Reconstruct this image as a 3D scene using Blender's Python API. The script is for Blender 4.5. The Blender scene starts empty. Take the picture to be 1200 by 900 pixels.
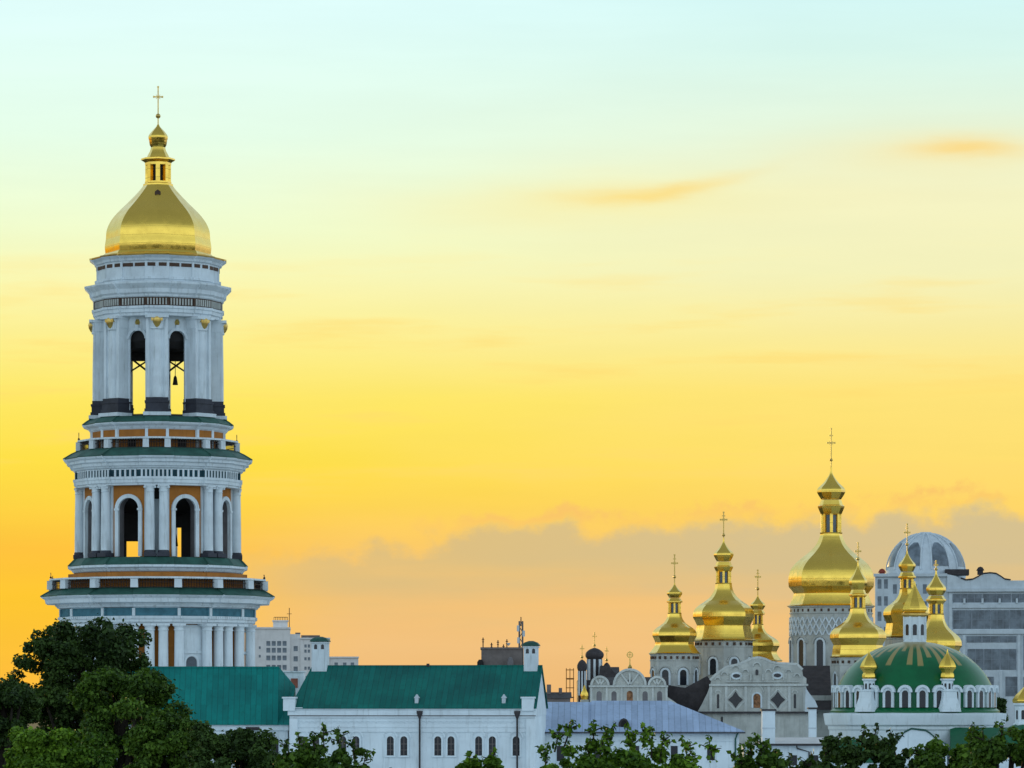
import bpy, math, random
import numpy as np
from mathutils import Vector, Matrix
random.seed(7)
S = bpy.context.scene
COL = S.collection
R = math.radians
PI = math.pi

# ------------------------------------------------------------------ camera
F = 4761.9           # photograph pixels per unit of (x/depth): a long lens
CZ = 20.0            # camera height over the monastery ground
HY = 830.0           # photograph row of the horizon
cam_d = bpy.data.cameras.new('camera')
cam_d.sensor_width = 36.0
cam_d.lens = 36.0 * F / 1200.0
cam_d.shift_y = (HY - 450.0) / 1200.0
cam_d.clip_start = 1.0
cam_d.clip_end = 20000.0
cam = bpy.data.objects.new('camera', cam_d)
cam.location = (0, 0, CZ)
cam.rotation_euler = (R(90), 0, 0)
COL.objects.link(cam)
S.camera = cam

# ------------------------------------------------------------------ view
S.view_settings.view_transform = 'Standard'
S.view_settings.look = 'None'
S.view_settings.exposure = 0.0
S.view_settings.gamma = 1.0
S.view_settings.use_curve_mapping = False
S.cycles.max_bounces = 6
S.cycles.diffuse_bounces = 3
S.cycles.glossy_bounces = 4
S.cycles.transparent_max_bounces = 4


def lin(c):
    out = []
    for v in c:
        v = v / 255.0
        out.append(v / 12.92 if v <= 0.04045 else ((v + 0.055) / 1.055) ** 2.4)
    return (out[0], out[1], out[2], 1.0)


# ------------------------------------------------------------------ sky (dusk)
SUN_AZ = -20.0       # degrees from the view direction, to the left
SUN_EL = 4.0
W = bpy.data.worlds.new('World')
S.world = W
W.use_nodes = True
nt = W.node_tree
for n in list(nt.nodes):
    nt.nodes.remove(n)


def NN(tree, kind, **kw):
    n = tree.nodes.new(kind)
    for k_, v_ in kw.items():
        setattr(n, k_, v_)
    return n


class G:
    """tiny helper to write node maths"""
    def __init__(self, tree):
        self.t = tree

    def put(self, sock, v):
        if isinstance(v, (int, float)):
            sock.default_value = v
        elif isinstance(v, (tuple, list)):
            sock.default_value = v
        else:
            self.t.links.new(v, sock)

    def m(self, op, a, b=0.0, c=0.0, clamp=False):
        n = NN(self.t, 'ShaderNodeMath', operation=op, use_clamp=clamp)
        self.put(n.inputs[0], a)
        self.put(n.inputs[1], b)
        self.put(n.inputs[2], c)
        return n.outputs[0]

    def smooth(self, v, a, b, o0=0.0, o1=1.0):
        n = NN(self.t, 'ShaderNodeMapRange', interpolation_type='SMOOTHSTEP')
        self.put(n.inputs['Value'], v)
        self.put(n.inputs['From Min'], a)
        self.put(n.inputs['From Max'], b)
        self.put(n.inputs['To Min'], o0)
        self.put(n.inputs['To Max'], o1)
        return n.outputs['Result']

    def mix(self, f, a, b, blend='MIX'):
        n = NN(self.t, 'ShaderNodeMix', data_type='RGBA', blend_type=blend)
        self.put(n.inputs[0], f)
        self.put(n.inputs[6], a)
        self.put(n.inputs[7], b)
        return n.outputs[2]

    def ramp(self, f, stops, interp='EASE'):
        n = NN(self.t, 'ShaderNodeValToRGB')
        cr = n.color_ramp
        cr.interpolation = interp
        while len(cr.elements) < len(stops):
            cr.elements.new(0.5)
        for e, (p, c) in zip(cr.elements, stops):
            e.position = p
            e.color = c
        self.put(n.inputs[0], f)
        return n.outputs[0]

    def noise(self, vec, scale, detail=4.0, rough=0.55):
        n = NN(self.t, 'ShaderNodeTexNoise')
        if vec is not None:
            self.put(n.inputs['Vector'], vec)
        n.inputs['Scale'].default_value = scale
        n.inputs['Detail'].default_value = detail
        n.inputs['Roughness'].default_value = rough
        return n.outputs['Fac']

    def xyz(self, x, y, z):
        n = NN(self.t, 'ShaderNodeCombineXYZ')
        self.put(n.inputs[0], x)
        self.put(n.inputs[1], y)
        self.put(n.inputs[2], z)
        return n.outputs[0]


g = G(nt)
tc = NN(nt, 'ShaderNodeTexCoord')
sep = NN(nt, 'ShaderNodeSeparateXYZ')
nt.links.new(tc.outputs['Generated'], sep.inputs[0])
dx, dy, dz = sep.outputs
DEG = 180 / PI
az = g.m('MULTIPLY', g.m('ARCTAN2', dx, dy), DEG)
el = g.m('MULTIPLY', g.m('ARCSINE', dz), DEG)
PXD = F * PI / 180.0


def e_of(py):
    return math.degrees(math.atan((HY - py) / F))


EM = 14.0


def st(py, c):
    return (min(1, max(0, e_of(py) / EM)), lin(c))


fe = g.m('DIVIDE', el, EM, clamp=True)
left = g.ramp(fe, [(0, lin((255, 185, 62))), st(770, (255, 194, 58)), st(700, (255, 200, 50)), st(645, (255, 195, 62)),
                   st(590, (255, 214, 68)), st(540, (255, 225, 72)), st(470, (255, 233, 100)), st(400, (254, 240, 142)), st(340, (252, 247, 174)),
                   st(270, (242, 253, 206)), st(160, (231, 255, 234)), st(20, (226, 255, 252)), (1, lin((205, 240, 250)))], 'LINEAR')
right = g.ramp(fe, [(0, lin((240, 182, 112))), st(760, (245, 194, 126)), st(690, (250, 196, 116)), st(630, (253, 206, 106)), st(590, (255, 215, 104)),
                    st(540, (255, 223, 112)), st(460, (255, 228, 122)), st(400, (252, 236, 154)), st(320, (245, 242, 188)),
                    st(230, (245, 243, 196)), st(150, (230, 246, 220)), st(60, (216, 247, 238)), st(0, (212, 247, 245)),
                    (1, lin((190, 225, 240)))], 'LINEAR')
nvec = g.xyz(g.m('MULTIPLY', az, 0.35), g.m('MULTIPLY', el, 1.6), 3.7)
soft = g.noise(nvec, 0.8, 4.0, 0.5)
lr = g.smooth(g.m('ADD', az, g.m('MULTIPLY', g.m('SUBTRACT', soft, 0.5), 5.0)), -5.0, 6.5)
lrl = g.smooth(g.m('ADD', az, g.m('MULTIPLY', g.m('SUBTRACT', soft, 0.5), 3.0)), -6.2, -1.6)
lr = g.m('ADD', g.m('MULTIPLY', lr, g.smooth(el, 1.9, 3.4)), g.m('MULTIPLY', lrl, g.smooth(el, 1.9, 3.4, 1.0, 0.0)))
front = g.mix(lr, left, right)
# subtle large streaks
streak = g.noise(g.xyz(g.m('MULTIPLY', az, 0.22), g.m('MULTIPLY', el, 2.2), 9.1), 1.0, 5.0, 0.55)
peach = g.m('MULTIPLY', g.smooth(streak, 0.50, 0.70), g.m('MULTIPLY', g.smooth(el, 2.6, 3.6), g.smooth(el, 7.0, 5.0)))
front = g.mix(g.m('MULTIPLY', peach, 0.55), front, lin((253, 216, 112)))
sk = g.smooth(streak, 0.30, 0.75, 0.985, 1.015)
front = g.mix(1.0, front, g.xyz(sk, g.m('MULTIPLY', sk, 1.0), sk), 'MULTIPLY')

# low cloud bank
nb = g.noise(g.xyz(g.m('MULTIPLY', az, 0.75), g.m('MULTIPLY', el, 0.9), 12.63), 1.25, 7.0, 0.58)
edge = g.m('ADD', g.m('MULTIPLY_ADD', az, 0.055, 2.50), g.m('MULTIPLY', g.m('SUBTRACT', nb, 0.5), 1.35))
bank = g.smooth(g.m('SUBTRACT', edge, el), -0.06, 0.26)
bank = g.m('MULTIPLY', bank, g.smooth(az, -4.6, -2.2))
low = g.noise(g.xyz(g.m('MULTIPLY', az, 0.30), g.m('MULTIPLY', el, 1.9), 2.2), 1.0, 4.0, 0.5)
fade = g.smooth(g.m('ADD', el, g.m('MULTIPLY', g.m('SUBTRACT', low, 0.5), 1.5)), 1.0, 2.3, 0.12, 1.0)
fade = g.m('MAXIMUM', fade, g.smooth(az, 2.5, 6.5, 0.0, 0.8))
bank = g.m('MULTIPLY', bank, fade)
bcol = g.mix(g.smooth(az, -4, 6), lin((220, 190, 128)), lin((209, 191, 148)))
front = g.mix(g.m('MULTIPLY', bank, 0.88), front, bcol)
# warm lit rim on the bank
rim = g.smooth(g.m('ABSOLUTE', g.m('ADD', g.m('SUBTRACT', edge, el), 0.07)), 0.20, 0.0)
rim = g.m('MULTIPLY', rim, g.m('MULTIPLY', g.smooth(nb, 0.42, 0.62), g.smooth(az, -2.5, 0.5, 0.0, 0.8)))
front = g.mix(rim, front, lin((250, 196, 108)))


# two small lit wisps
def wisp(a0, e0, wa, we, slope, curve, col, amt, front):
    da = g.m('SUBTRACT', az, a0)
    nn = g.noise(g.xyz(g.m('MULTIPLY', az, 0.8), g.m('MULTIPLY', el, 4.0), a0), 1.5, 3.0)
    ee = g.m('SUBTRACT', el, g.m('ADD', g.m('ADD', g.m('MULTIPLY', da, slope), e0),
                                 g.m('ADD', g.m('MULTIPLY', g.m('MULTIPLY', da, da), curve), g.m('MULTIPLY', g.m('SUBTRACT', nn, 0.5), 0.16))))
    q = g.m('ADD', g.m('POWER', g.m('ABSOLUTE', g.m('DIVIDE', da, wa)), 2.0), g.m('POWER', g.m('ABSOLUTE', g.m('DIVIDE', ee, we)), 2.0))
    k_ = g.m('MULTIPLY', g.m('POWER', 2.718, g.m('MULTIPLY', q, -1.0)), amt)
    return g.mix(k_, front, col)


front = wisp(1.9, e_of(229), 1.15, 0.105, 0.10, 0.06, lin((253, 212, 108)), 0.85, front)
front = wisp(1.2, e_of(236), 2.6, 0.36, 0.04, 0.0, lin((252, 236, 160)), 0.5, front)
front = wisp(6.35, e_of(177), 0.75, 0.13, 0.0, -0.04, lin((253, 206, 100)), 0.95, front)
front = wisp(6.1, e_of(182), 1.9, 0.33, 0.0, 0.0, lin((250, 234, 172)), 0.5, front)

# the rest of the dome: clear blue dusk behind and overhead
back = g.ramp(g.m('DIVIDE', el, 90.0, clamp=True), [(0, (1.02, 1.16, 1.28, 1)), (0.12, (1.08, 1.36, 1.60, 1)), (0.26, (0.78, 1.00, 1.16, 1)), (0.44, (0.32, 0.42, 0.52, 1)), (1, (0.24, 0.31, 0.40, 1))], 'LINEAR')
gl = R(-28.0)
gdot = g.m('ADD', g.m('MULTIPLY', dx, math.sin(gl)), g.m('MULTIPLY', dy, math.cos(gl)))
hl = g.m('SQRT', g.m('ADD', g.m('ADD', g.m('MULTIPLY', dx, dx), g.m('MULTIPLY', dy, dy)), 1e-6))
gdot = g.m('DIVIDE', gdot, hl)
wgt = g.m('MULTIPLY', g.smooth(gdot, -0.05, 0.72), g.smooth(el, 12.0, 42.0, 1.0, 0.0))
allsky = g.mix(wgt, back, front)
# physical dusk sky added at low strength
sky = NN(nt, 'ShaderNodeTexSky', sky_type='NISHITA', sun_disc=False)
sky.sun_elevation = R(SUN_EL)
sky.sun_rotation = R(SUN_AZ)
skyc = g.mix(1.0, (0.02, 0.02, 0.02, 1), sky.outputs[0], 'MULTIPLY')
allsky = g.mix(g.m('SUBTRACT', 1.0, wgt), allsky, g.mix(1.0, allsky, skyc, 'ADD'))
# ground half of the dome is dim
allsky = g.mix(g.smooth(el, -3.0, 0.0), (0.05, 0.055, 0.05, 1), allsky)
bg = NN(nt, 'ShaderNodeBackground')
nt.links.new(allsky, bg.inputs[0])
bg.inputs[1].default_value = 1.0
wo = NN(nt, 'ShaderNodeOutputWorld')
nt.links.new(bg.outputs[0], wo.inputs[0])

# ------------------------------------------------------------------ sun: low, behind the buildings on the left
sd = bpy.data.lights.new('sun', 'SUN')
sd.energy = 2.0
sd.angle = R(0.6)
sd.color = (1.0, 0.66, 0.25)
sun = bpy.data.objects.new('sun', sd)
to_sun = Vector((math.sin(R(SUN_AZ)) * math.cos(R(SUN_EL)), math.cos(R(SUN_AZ)) * math.cos(R(SUN_EL)), math.sin(R(SUN_EL))))
sun.rotation_euler = to_sun.to_track_quat('Z', 'Y').to_euler()
sun.location = (-200, 100, 200)
COL.objects.link(sun)


# ================================================================== materials
def mat(name, c, rough=0.8, metal=0.0, vary=0.15, scale=0.6, streaks=0.0, bump=0.0, bscale=8.0, c2=None, spec=0.3):
    m = bpy.data.materials.new(name)
    m.use_nodes = True
    t = m.node_tree
    b = t.nodes['Principled BSDF']
    h = G(t)
    tcn = NN(t, 'ShaderNodeTexCoord')
    co = tcn.outputs['Object']
    b.inputs['Roughness'].default_value = rough
    b.inputs['Metallic'].default_value = metal
    b.inputs['Specular IOR Level'].default_value = spec
    c4 = (c[0], c[1], c[2], 1)
    d = c2 if c2 else tuple(max(0, v * (1 - 2 * vary)) for v in c)
    n1 = h.noise(co, scale, 6.0, 0.6)
    col = h.mix(h.smooth(n1, 0.30, 0.70), (d[0], d[1], d[2], 1), c4)
    if streaks > 0:
        mp = NN(t, 'ShaderNodeMapping')
        mp.inputs['Scale'].default_value = (1.6, 1.6, 0.16)
        t.links.new(co, mp.inputs[0])
        n2 = h.noise(mp.outputs[0], 1.5, 5.0, 0.65)
        col = h.mix(h.m('MULTIPLY', h.smooth(n2, 0.50, 0.72), streaks), col, (c[0] * 0.42, c[1] * 0.42, c[2] * 0.40, 1))
    t.links.new(col, b.inputs['Base Color'])
    if bump > 0:
        bn = NN(t, 'ShaderNodeBump')
        bn.inputs['Strength'].default_value = bump
        bn.inputs['Distance'].default_value = 0.05
        t.links.new(h.noise(co, bscale, 4.0), bn.inputs['Height'])
        t.links.new(bn.outputs[0], b.inputs['Normal'])
    return m


M = {}
M['plaster'] = mat('white_lime_plaster', (0.70, 0.78, 0.83), 0.85, vary=0.09, scale=0.35, streaks=0.5, bump=0.25)
M['white'] = mat('white_painted_plaster', (0.76, 0.85, 0.90), 0.85, vary=0.08, scale=0.25, streaks=0.38, bump=0.25)
M['grey_plaster'] = mat('old_grey_plaster', (0.53, 0.55, 0.52), 0.9, vary=0.14, scale=0.5, streaks=0.45, bump=0.3)
M['reveal'] = mat('grey_stone_reveal', (0.20, 0.19, 0.20), 0.9, vary=0.15, streaks=0.3)
M['pale_stone'] = mat('pale_carved_stone', (0.60, 0.63, 0.61), 0.9, vary=0.12, streaks=0.4)
M['ochre'] = mat('ochre_plaster', (0.44, 0.165, 0.03), 0.85, vary=0.12, streaks=0.3)
M['dark_base'] = mat('dark_iron_base', (0.045, 0.048, 0.065), 0.6, vary=0.2)
M['slate'] = mat('dark_slate', (0.060, 0.052, 0.055), 0.75, vary=0.2, scale=1.2, bump=0.4)
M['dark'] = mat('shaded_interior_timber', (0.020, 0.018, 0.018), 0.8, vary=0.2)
M['brown'] = mat('brown_painted_wood', (0.10, 0.055, 0.035), 0.7, vary=0.2)
M['teal_frieze'] = mat('teal_frieze_paint', (0.07, 0.20, 0.26), 0.8, vary=0.18, scale=1.0)
M['dark_teal'] = mat('dark_teal_frieze_paint', (0.015, 0.06, 0.08), 0.8, vary=0.18)
M['iron'] = mat('dark_wrought_iron', (0.03, 0.02, 0.018), 0.5, metal=0.3, vary=0.1)
M['glass'] = mat('dark_window_glass', (0.018, 0.022, 0.03), 0.18, vary=0.1, scale=1.5, spec=0.5)
M['blue_glass'] = mat('blue_grey_glass', (0.10, 0.135, 0.175), 0.3, vary=0.3, scale=0.4, spec=0.5)
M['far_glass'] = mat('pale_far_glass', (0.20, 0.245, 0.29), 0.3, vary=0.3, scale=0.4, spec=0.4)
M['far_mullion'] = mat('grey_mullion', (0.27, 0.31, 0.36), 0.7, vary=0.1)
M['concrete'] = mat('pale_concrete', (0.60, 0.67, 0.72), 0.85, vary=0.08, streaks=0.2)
M['beige'] = mat('pale_render', (0.74, 0.72, 0.71), 0.85, vary=0.06, streaks=0.2)
M['grey_block'] = mat('grey_block_render', (0.20, 0.17, 0.16), 0.85, vary=0.15)
M['red_brick'] = mat('red_brick', (0.35, 0.12, 0.08), 0.85, vary=0.2)
M['bark'] = mat('tree_bark', (0.035, 0.028, 0.02), 0.9, vary=0.25, scale=3.0, bump=0.6)
M['grass'] = mat('rough_grass_ground', (0.035, 0.055, 0.018), 0.95, vary=0.3, scale=0.15, bump=0.5)
M['icon'] = mat('painted_icon', (0.35, 0.16, 0.07), 0.6, vary=0.35, scale=2.5)
M['red_paint'] = mat('dull_red_paint', (0.30, 0.05, 0.03), 0.6, vary=0.2)


def gold_mat(name, c, rough):
    m = mat(name, c, rough, metal=1.0, vary=0.03, scale=0.5)
    t = m.node_tree
    b = t.nodes['Principled BSDF']
    h = G(t)
    tcn = NN(t, 'ShaderNodeTexCoord')
    co = tcn.outputs['Object']
    t.links.new(h.smooth(h.noise(co, 0.9, 5.0, 0.6), 0.3, 0.7, rough - 0.05, rough + 0.10), b.inputs['Roughness'])
    # sheets of gilded copper beaten over a frame: faint waviness and seams
    sp = NN(t, 'ShaderNodeSeparateXYZ')
    t.links.new(co, sp.inputs[0])
    seam = h.smooth(h.m('ABSOLUTE', h.m('SUBTRACT', h.m('FRACT', h.m('MULTIPLY', sp.outputs[2], 0.9)), 0.5)), 0.46, 0.5)
    hgt = h.m('SUBTRACT', h.m('MULTIPLY', h.noise(co, 1.2, 3.0), 0.5), h.m('MULTIPLY', seam, 0.25))
    bn = NN(t, 'ShaderNodeBump')
    bn.inputs['Strength'].default_value = 0.22
    bn.inputs['Distance'].default_value = 0.12
    t.links.new(hgt, bn.inputs['Height'])
    t.links.new(bn.outputs[0], b.inputs['Normal'])
    return m


M['gold'] = gold_mat('gilded_copper', (0.84, 0.55, 0.095), 0.22)
M['old_gold'] = gold_mat('worn_gilding', (0.62, 0.42, 0.12), 0.34)


def metal_roof(name, c, pitch, rough=0.45, c2=None):
    """painted sheet-metal roof with standing seams down the slope"""
    m = mat(name, c, rough, vary=0.10, scale=0.22, streaks=0.35, c2=c2, spec=0.2)
    t = m.node_tree
    b = t.nodes['Principled BSDF']
    h = G(t)
    tcn = NN(t, 'ShaderNodeTexCoord')
    co = tcn.outputs['Object']
    sp = NN(t, 'ShaderNodeSeparateXYZ')
    t.links.new(co, sp.inputs[0])
    fx = h.m('FRACT', h.m('DIVIDE', sp.outputs[0], pitch))
    seam = h.smooth(h.m('ABSOLUTE', h.m('SUBTRACT', fx, 0.5)), 0.42, 0.5)
    base = b.inputs['Base Color'].links[0].from_socket
    w2 = NN(t, 'ShaderNodeTexWhiteNoise', noise_dimensions='2D')
    t.links.new(h.xyz(h.m('FLOOR', h.m('DIVIDE', sp.outputs[0], pitch)), h.m('FLOOR', h.m('DIVIDE', sp.outputs[2], 1.7)), 0.0), w2.inputs['Vector'])
    tone = h.m('MULTIPLY', h.m('MULTIPLY_ADD', w2.outputs['Value'], 0.26, 0.86), h.m('SUBTRACT', 1.0, h.m('MULTIPLY', seam, 0.30)))
    t.links.new(h.mix(1.0, base, h.xyz(tone, tone, tone), 'MULTIPLY'), b.inputs['Base Color'])
    bn = NN(t, 'ShaderNodeBump')
    bn.inputs['Strength'].default_value = 0.5
    bn.inputs['Distance'].default_value = 0.08
    t.links.new(h.m('ADD', seam, h.m('MULTIPLY', h.noise(co, 0.8, 3.0), 0.4)), bn.inputs['Height'])
    t.links.new(bn.outputs[0], b.inputs['Normal'])
    return m


M['green_roof'] = metal_roof('green_sheet_metal_roof', (0.003, 0.150, 0.122), 0.62, 0.6, c2=(0.003, 0.105, 0.092))
M['teal_roof'] = metal_roof('teal_sheet_metal_roof', (0.003, 0.205, 0.180), 0.62, 0.6, c2=(0.003, 0.160, 0.145))
M['blue_roof'] = metal_roof('pale_galvanised_roof', (0.40, 0.51, 0.70), 0.7, 0.55)
M['skirt_green'] = mat('weathered_green_sheet', (0.030, 0.110, 0.085), 0.55, vary=0.2, scale=0.8)
M['church_green'] = mat('church_green_paint', (0.006, 0.12, 0.05), 0.45, vary=0.15, scale=0.5)
M['dome_green'] = mat('green_dome_paint', (0.004, 0.135, 0.045), 0.30, vary=0.12, scale=0.5)

# rays of gilding painted on the green dome
md = M['dome_green']
t_ = md.node_tree
b_ = t_.nodes['Principled BSDF']
h_ = G(t_)
base_ = b_.inputs['Base Color'].links[0].from_socket
tcn = NN(t_, 'ShaderNodeTexCoord')
sp_ = NN(t_, 'ShaderNodeSeparateXYZ')
t_.links.new(tcn.outputs['Object'], sp_.inputs[0])
ang = h_.m('ARCTAN2', sp_.outputs[0], sp_.outputs[1])
rad = h_.m('SQRT', h_.m('ADD', h_.m('MULTIPLY', sp_.outputs[0], sp_.outputs[0]), h_.m('MULTIPLY', sp_.outputs[1], sp_.outputs[1])))
ra = h_.m('MULTIPLY', ang, 36 / (2 * PI))
idx = h_.m('FLOOR', ra)
fr = h_.m('ABSOLUTE', h_.m('SUBTRACT', h_.m('FRACT', ra), 0.5))
wn = NN(t_, 'ShaderNodeTexWhiteNoise', noise_dimensions='1D')
t_.links.new(idx, wn.inputs['W'])
rl_ = h_.m('MULTIPLY_ADD', wn.outputs['Value'], 2.9, 5.4)
msk = h_.m('MULTIPLY', h_.smooth(fr, 0.30, 0.22), h_.smooth(h_.m('SUBTRACT', rl_, rad), 0.0, 0.2))
msk = h_.m('MAXIMUM', h_.m('MULTIPLY', msk, 0.85), h_.m('MULTIPLY', h_.smooth(rad, 5.0, 3.2), 0.85))
t_.links.new(h_.mix(msk, base_, (0.36, 0.27, 0.10, 1)), b_.inputs['Base Color'])


# ================================================================== mesh helpers
def RZ(a):
    return Matrix.Rotation(a, 4, 'Z')


class MB:
    def __init__(self):
        self.v = []
        self.f = []
        self.M = Matrix.Identity(4)

    def add(self, vs, fs):
        o = len(self.v)
        m = self.M
        self.v += [tuple(m @ Vector(p)) for p in vs]
        self.f += [tuple(i + o for i in f) for f in fs]
        return self

    def box(self, x0, x1, y0, y1, z0, z1):
        if x0 > x1: x0, x1 = x1, x0
        if y0 > y1: y0, y1 = y1, y0
        if z0 > z1: z0, z1 = z1, z0
        vs = [(x0, y0, z0), (x1, y0, z0), (x1, y1, z0), (x0, y1, z0), (x0, y0, z1), (x1, y0, z1), (x1, y1, z1), (x0, y1, z1)]
        return self.add(vs, [(3, 2, 1, 0), (4, 5, 6, 7), (0, 1, 5, 4), (1, 2, 6, 5), (2, 3, 7, 6), (3, 0, 4, 7)])

    def loft(self, rings, cap0=True, cap1=True):
        n = len(rings[0])
        vs = [p for r in rings for p in r]
        fs = []
        for i in range(len(rings) - 1):
            for j in range(n):
                a = i * n + j
                b = i * n + (j + 1) % n
                fs.append((a, b, b + n, a + n))
        if cap0: fs.append(tuple(reversed(range(n))))
        if cap1: fs.append(tuple(range((len(rings) - 1) * n, len(rings) * n)))
        return self.add(vs, fs)

    def lathe(self, prof, n=16, ph=0.0, cx=0.0, cy=0.0, cap0=True, cap1=True):
        rings = []
        for r, z in prof:
            rings.append([(cx + r * math.sin(ph - 2 * PI * j / n), cy - r * math.cos(ph - 2 * PI * j / n), z) for j in range(n)])
        rings = [list(reversed(q)) for q in rings]
        return self.loft(rings, cap0, cap1)

    def prism_y(self, outline, y0, y1):
        """outline: (x, z), anticlockwise seen from the front (-y)"""
        n = len(outline)
        vs = [(x, y0, z) for x, z in outline] + [(x, y1, z) for x, z in outline]
        fs = [tuple(range(n)), tuple(reversed(range(n, 2 * n)))]
        for i in range(n):
            j = (i + 1) % n
            fs.append((j, i, i + n, j + n))
        return self.add(vs, fs)

    def prism_x(self, outline, x0, x1):
        """outline: (y, z)"""
        n = len(outline)
        vs = [(x0, y, z) for y, z in outline] + [(x1, y, z) for y, z in outline]
        fs = [tuple(reversed(range(n))), tuple(range(n, 2 * n))]
        for i in range(n):
            j = (i + 1) % n
            fs.append((i, j, j + n, i + n))
        return self.add(vs, fs)

    def bar(self, p0, p1, w):
        p0, p1 = Vector(p0), Vector(p1)
        d = p1 - p0
        L = d.length
        q = d.to_track_quat('Z', 'Y').to_matrix().to_4x4()
        keep = self.M
        self.M = keep @ Matrix.Translation(p0) @ q
        self.box(-w / 2, w / 2, -w / 2, w / 2, 0, L)
        self.M = keep
        return self

    def tube(self, pts, rads, n=7):
        rings = []
        for i, p in enumerate(pts):
            p = Vector(p)
            a = Vector(pts[max(0, i - 1)])
            b = Vector(pts[min(len(pts) - 1, i + 1)])
            d = (b - a).normalized()
            u = d.cross(Vector((0.31, 0.95, 0.05))).normalized()
            w = d.cross(u)
            rings.append([tuple(p + (u * math.cos(2 * PI * j / n) + w * math.sin(2 * PI * j / n)) * rads[i]) for j in range(n)])
        return self.loft(rings)

    def arch_wall(self, x0, x1, z0, z1, cx, ow, sill, spring, y0, y1, seg=10):
        """wall slab with a round-headed opening through it"""
        h = ow / 2
        arc = [(cx - h * math.cos(PI * i / seg), spring + h * math.sin(PI * i / seg)) for i in range(seg + 1)]
        for y, flip in ((y0, False), (y1, True)):
            quads = [[(x0, z0), (cx - h, z0), (cx - h, spring), (x0, spring)],
                     [(x0, spring), (cx - h, spring), (cx - h, z1), (x0, z1)],
                     [(cx + h, z0), (x1, z0), (x1, spring), (cx + h, spring)],
                     [(cx + h, spring), (x1, spring), (x1, z1), (cx + h, z1)]]
            if sill > z0 + 1e-6:
                quads.append([(cx - h, z0), (cx + h, z0), (cx + h, sill), (cx - h, sill)])
            for i in range(seg):
                quads.append([arc[i], arc[i + 1], (arc[i + 1][0], z1), (arc[i][0], z1)])
            for q in quads:
                vs = [(a, y, b) for a, b in q]
                self.add(vs, [(0, 1, 2, 3) if not flip else (3, 2, 1, 0)])
        loop = [(cx - h, sill)] + arc + [(cx + h, sill)]
        for (a, b), (c, d) in zip(loop, loop[1:] + loop[:1]):
            self.add([(a, y0, b), (c, y0, d), (c, y1, d), (a, y1, b)], [(3, 2, 1, 0)])
        for (a, b), (c, d) in (((x0, z0), (x0, z1)), ((x0, z1), (x1, z1)), ((x1, z1), (x1, z0)), ((x1, z0), (x0, z0))):
            self.add([(a, y0, b), (c, y0, d), (c, y1, d), (a, y1, b)], [(0, 1, 2, 3)])
        return self

    def archivolt(self, cx, ow, sill, spring, t, y0, y1, seg=12, jambs=True):
        h = ow / 2
        H = h + t
        arc_i = [(cx - h * math.cos(PI * i / seg), spring + h * math.sin(PI * i / seg)) for i in range(seg + 1)]
        arc_o = [(cx - H * math.cos(PI * i / seg), spring + H * math.sin(PI * i / seg)) for i in range(seg + 1)]
        if jambs:
            arc_i = [(cx - h, sill)] + arc_i + [(cx + h, sill)]
            arc_o = [(cx - H, sill)] + arc_o + [(cx + H, sill)]
        n = len(arc_i)
        vs = []
        for (a, b), (c, d) in zip(arc_i, arc_o):
            vs += [(a, y0, b), (c, y0, d), (c, y1, d), (a, y1, b)]
        fs = []
        for i in range(n - 1):
            p = 4 * i
            q = p + 4
            fs += [(p, p + 1, q + 1, q), (p + 1, p + 2, q + 2, q + 1), (p + 2, p + 3, q + 3, q + 2), (p + 3, p, q, q + 3)]
        fs += [(0, 3, 2, 1), (4 * n - 4, 4 * n - 3, 4 * n - 2, 4 * n - 1)]
        return self.add(vs, fs)

    def arch_pane(self, cx, ow, sill, spring, y0, y1, seg=10):
        h = ow / 2
        out = [(cx - h, sill), (cx + h, sill)] + [(cx + h * math.cos(PI * i / seg), spring + h * math.sin(PI * i / seg)) for i in range(seg + 1)]
        return self.prism_y(out, y0, y1)

    def mesh(self, name, mt, smooth=0):
        me = bpy.data.meshes.new(name)
        me.from_pydata(self.v, [], self.f)
        me.materials.append(mt)
        import bmesh
        bm = bmesh.new()
        bm.from_mesh(me)
        bmesh.ops.remove_doubles(bm, verts=bm.verts, dist=1e-5)
        bmesh.ops.recalc_face_normals(bm, faces=bm.faces)
        bm.to_mesh(me)
        bm.free()
        if smooth:
            me.polygons.foreach_set('use_smooth', [True] * len(me.polygons))
            me.set_sharp_from_angle(angle=R(smooth))
        me.update()
        return me


def ob(name, data, parent=None, loc=(0, 0, 0), rz=0.0, label=None):
    o = bpy.data.objects.new(name, data)
    COL.objects.link(o)
    o.parent = parent
    o.location = loc
    o.rotation_euler = (0, 0, rz)
    if label:
        o['label'] = label
    return o


def part(name, mb, mt, parent, smooth=0, label=None):
    return ob(name, mb.mesh(name, M[mt] if isinstance(mt, str) else mt, smooth), parent, label=label)


class Thing:
    """an Empty at the thing's base; X() and Z() turn photograph measures at its depth into local metres"""
    def __init__(self, name, label, cat, px, Y, group=None, rz=0.0, z=0.0):
        self.k = Y / F
        self.Y = Y
        self.px = px
        self.z = z
        o = bpy.data.objects.new(name, None)
        COL.objects.link(o)
        o.location = ((px - 600) * self.k, Y, z)
        o.rotation_euler = (0, 0, rz)
        o.empty_display_size = 1.0
        o['label'] = label
        o['category'] = cat
        if group: o['group'] = group
        self.o = o

    def X(self, px, dY=0.0):
        return (px - 600) * (self.Y + dY) / F - (self.px - 600) * self.k

    def Z(self, py, dY=0.0):
        return CZ + (HY - py) * (self.Y + dY) / F - self.z


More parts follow.
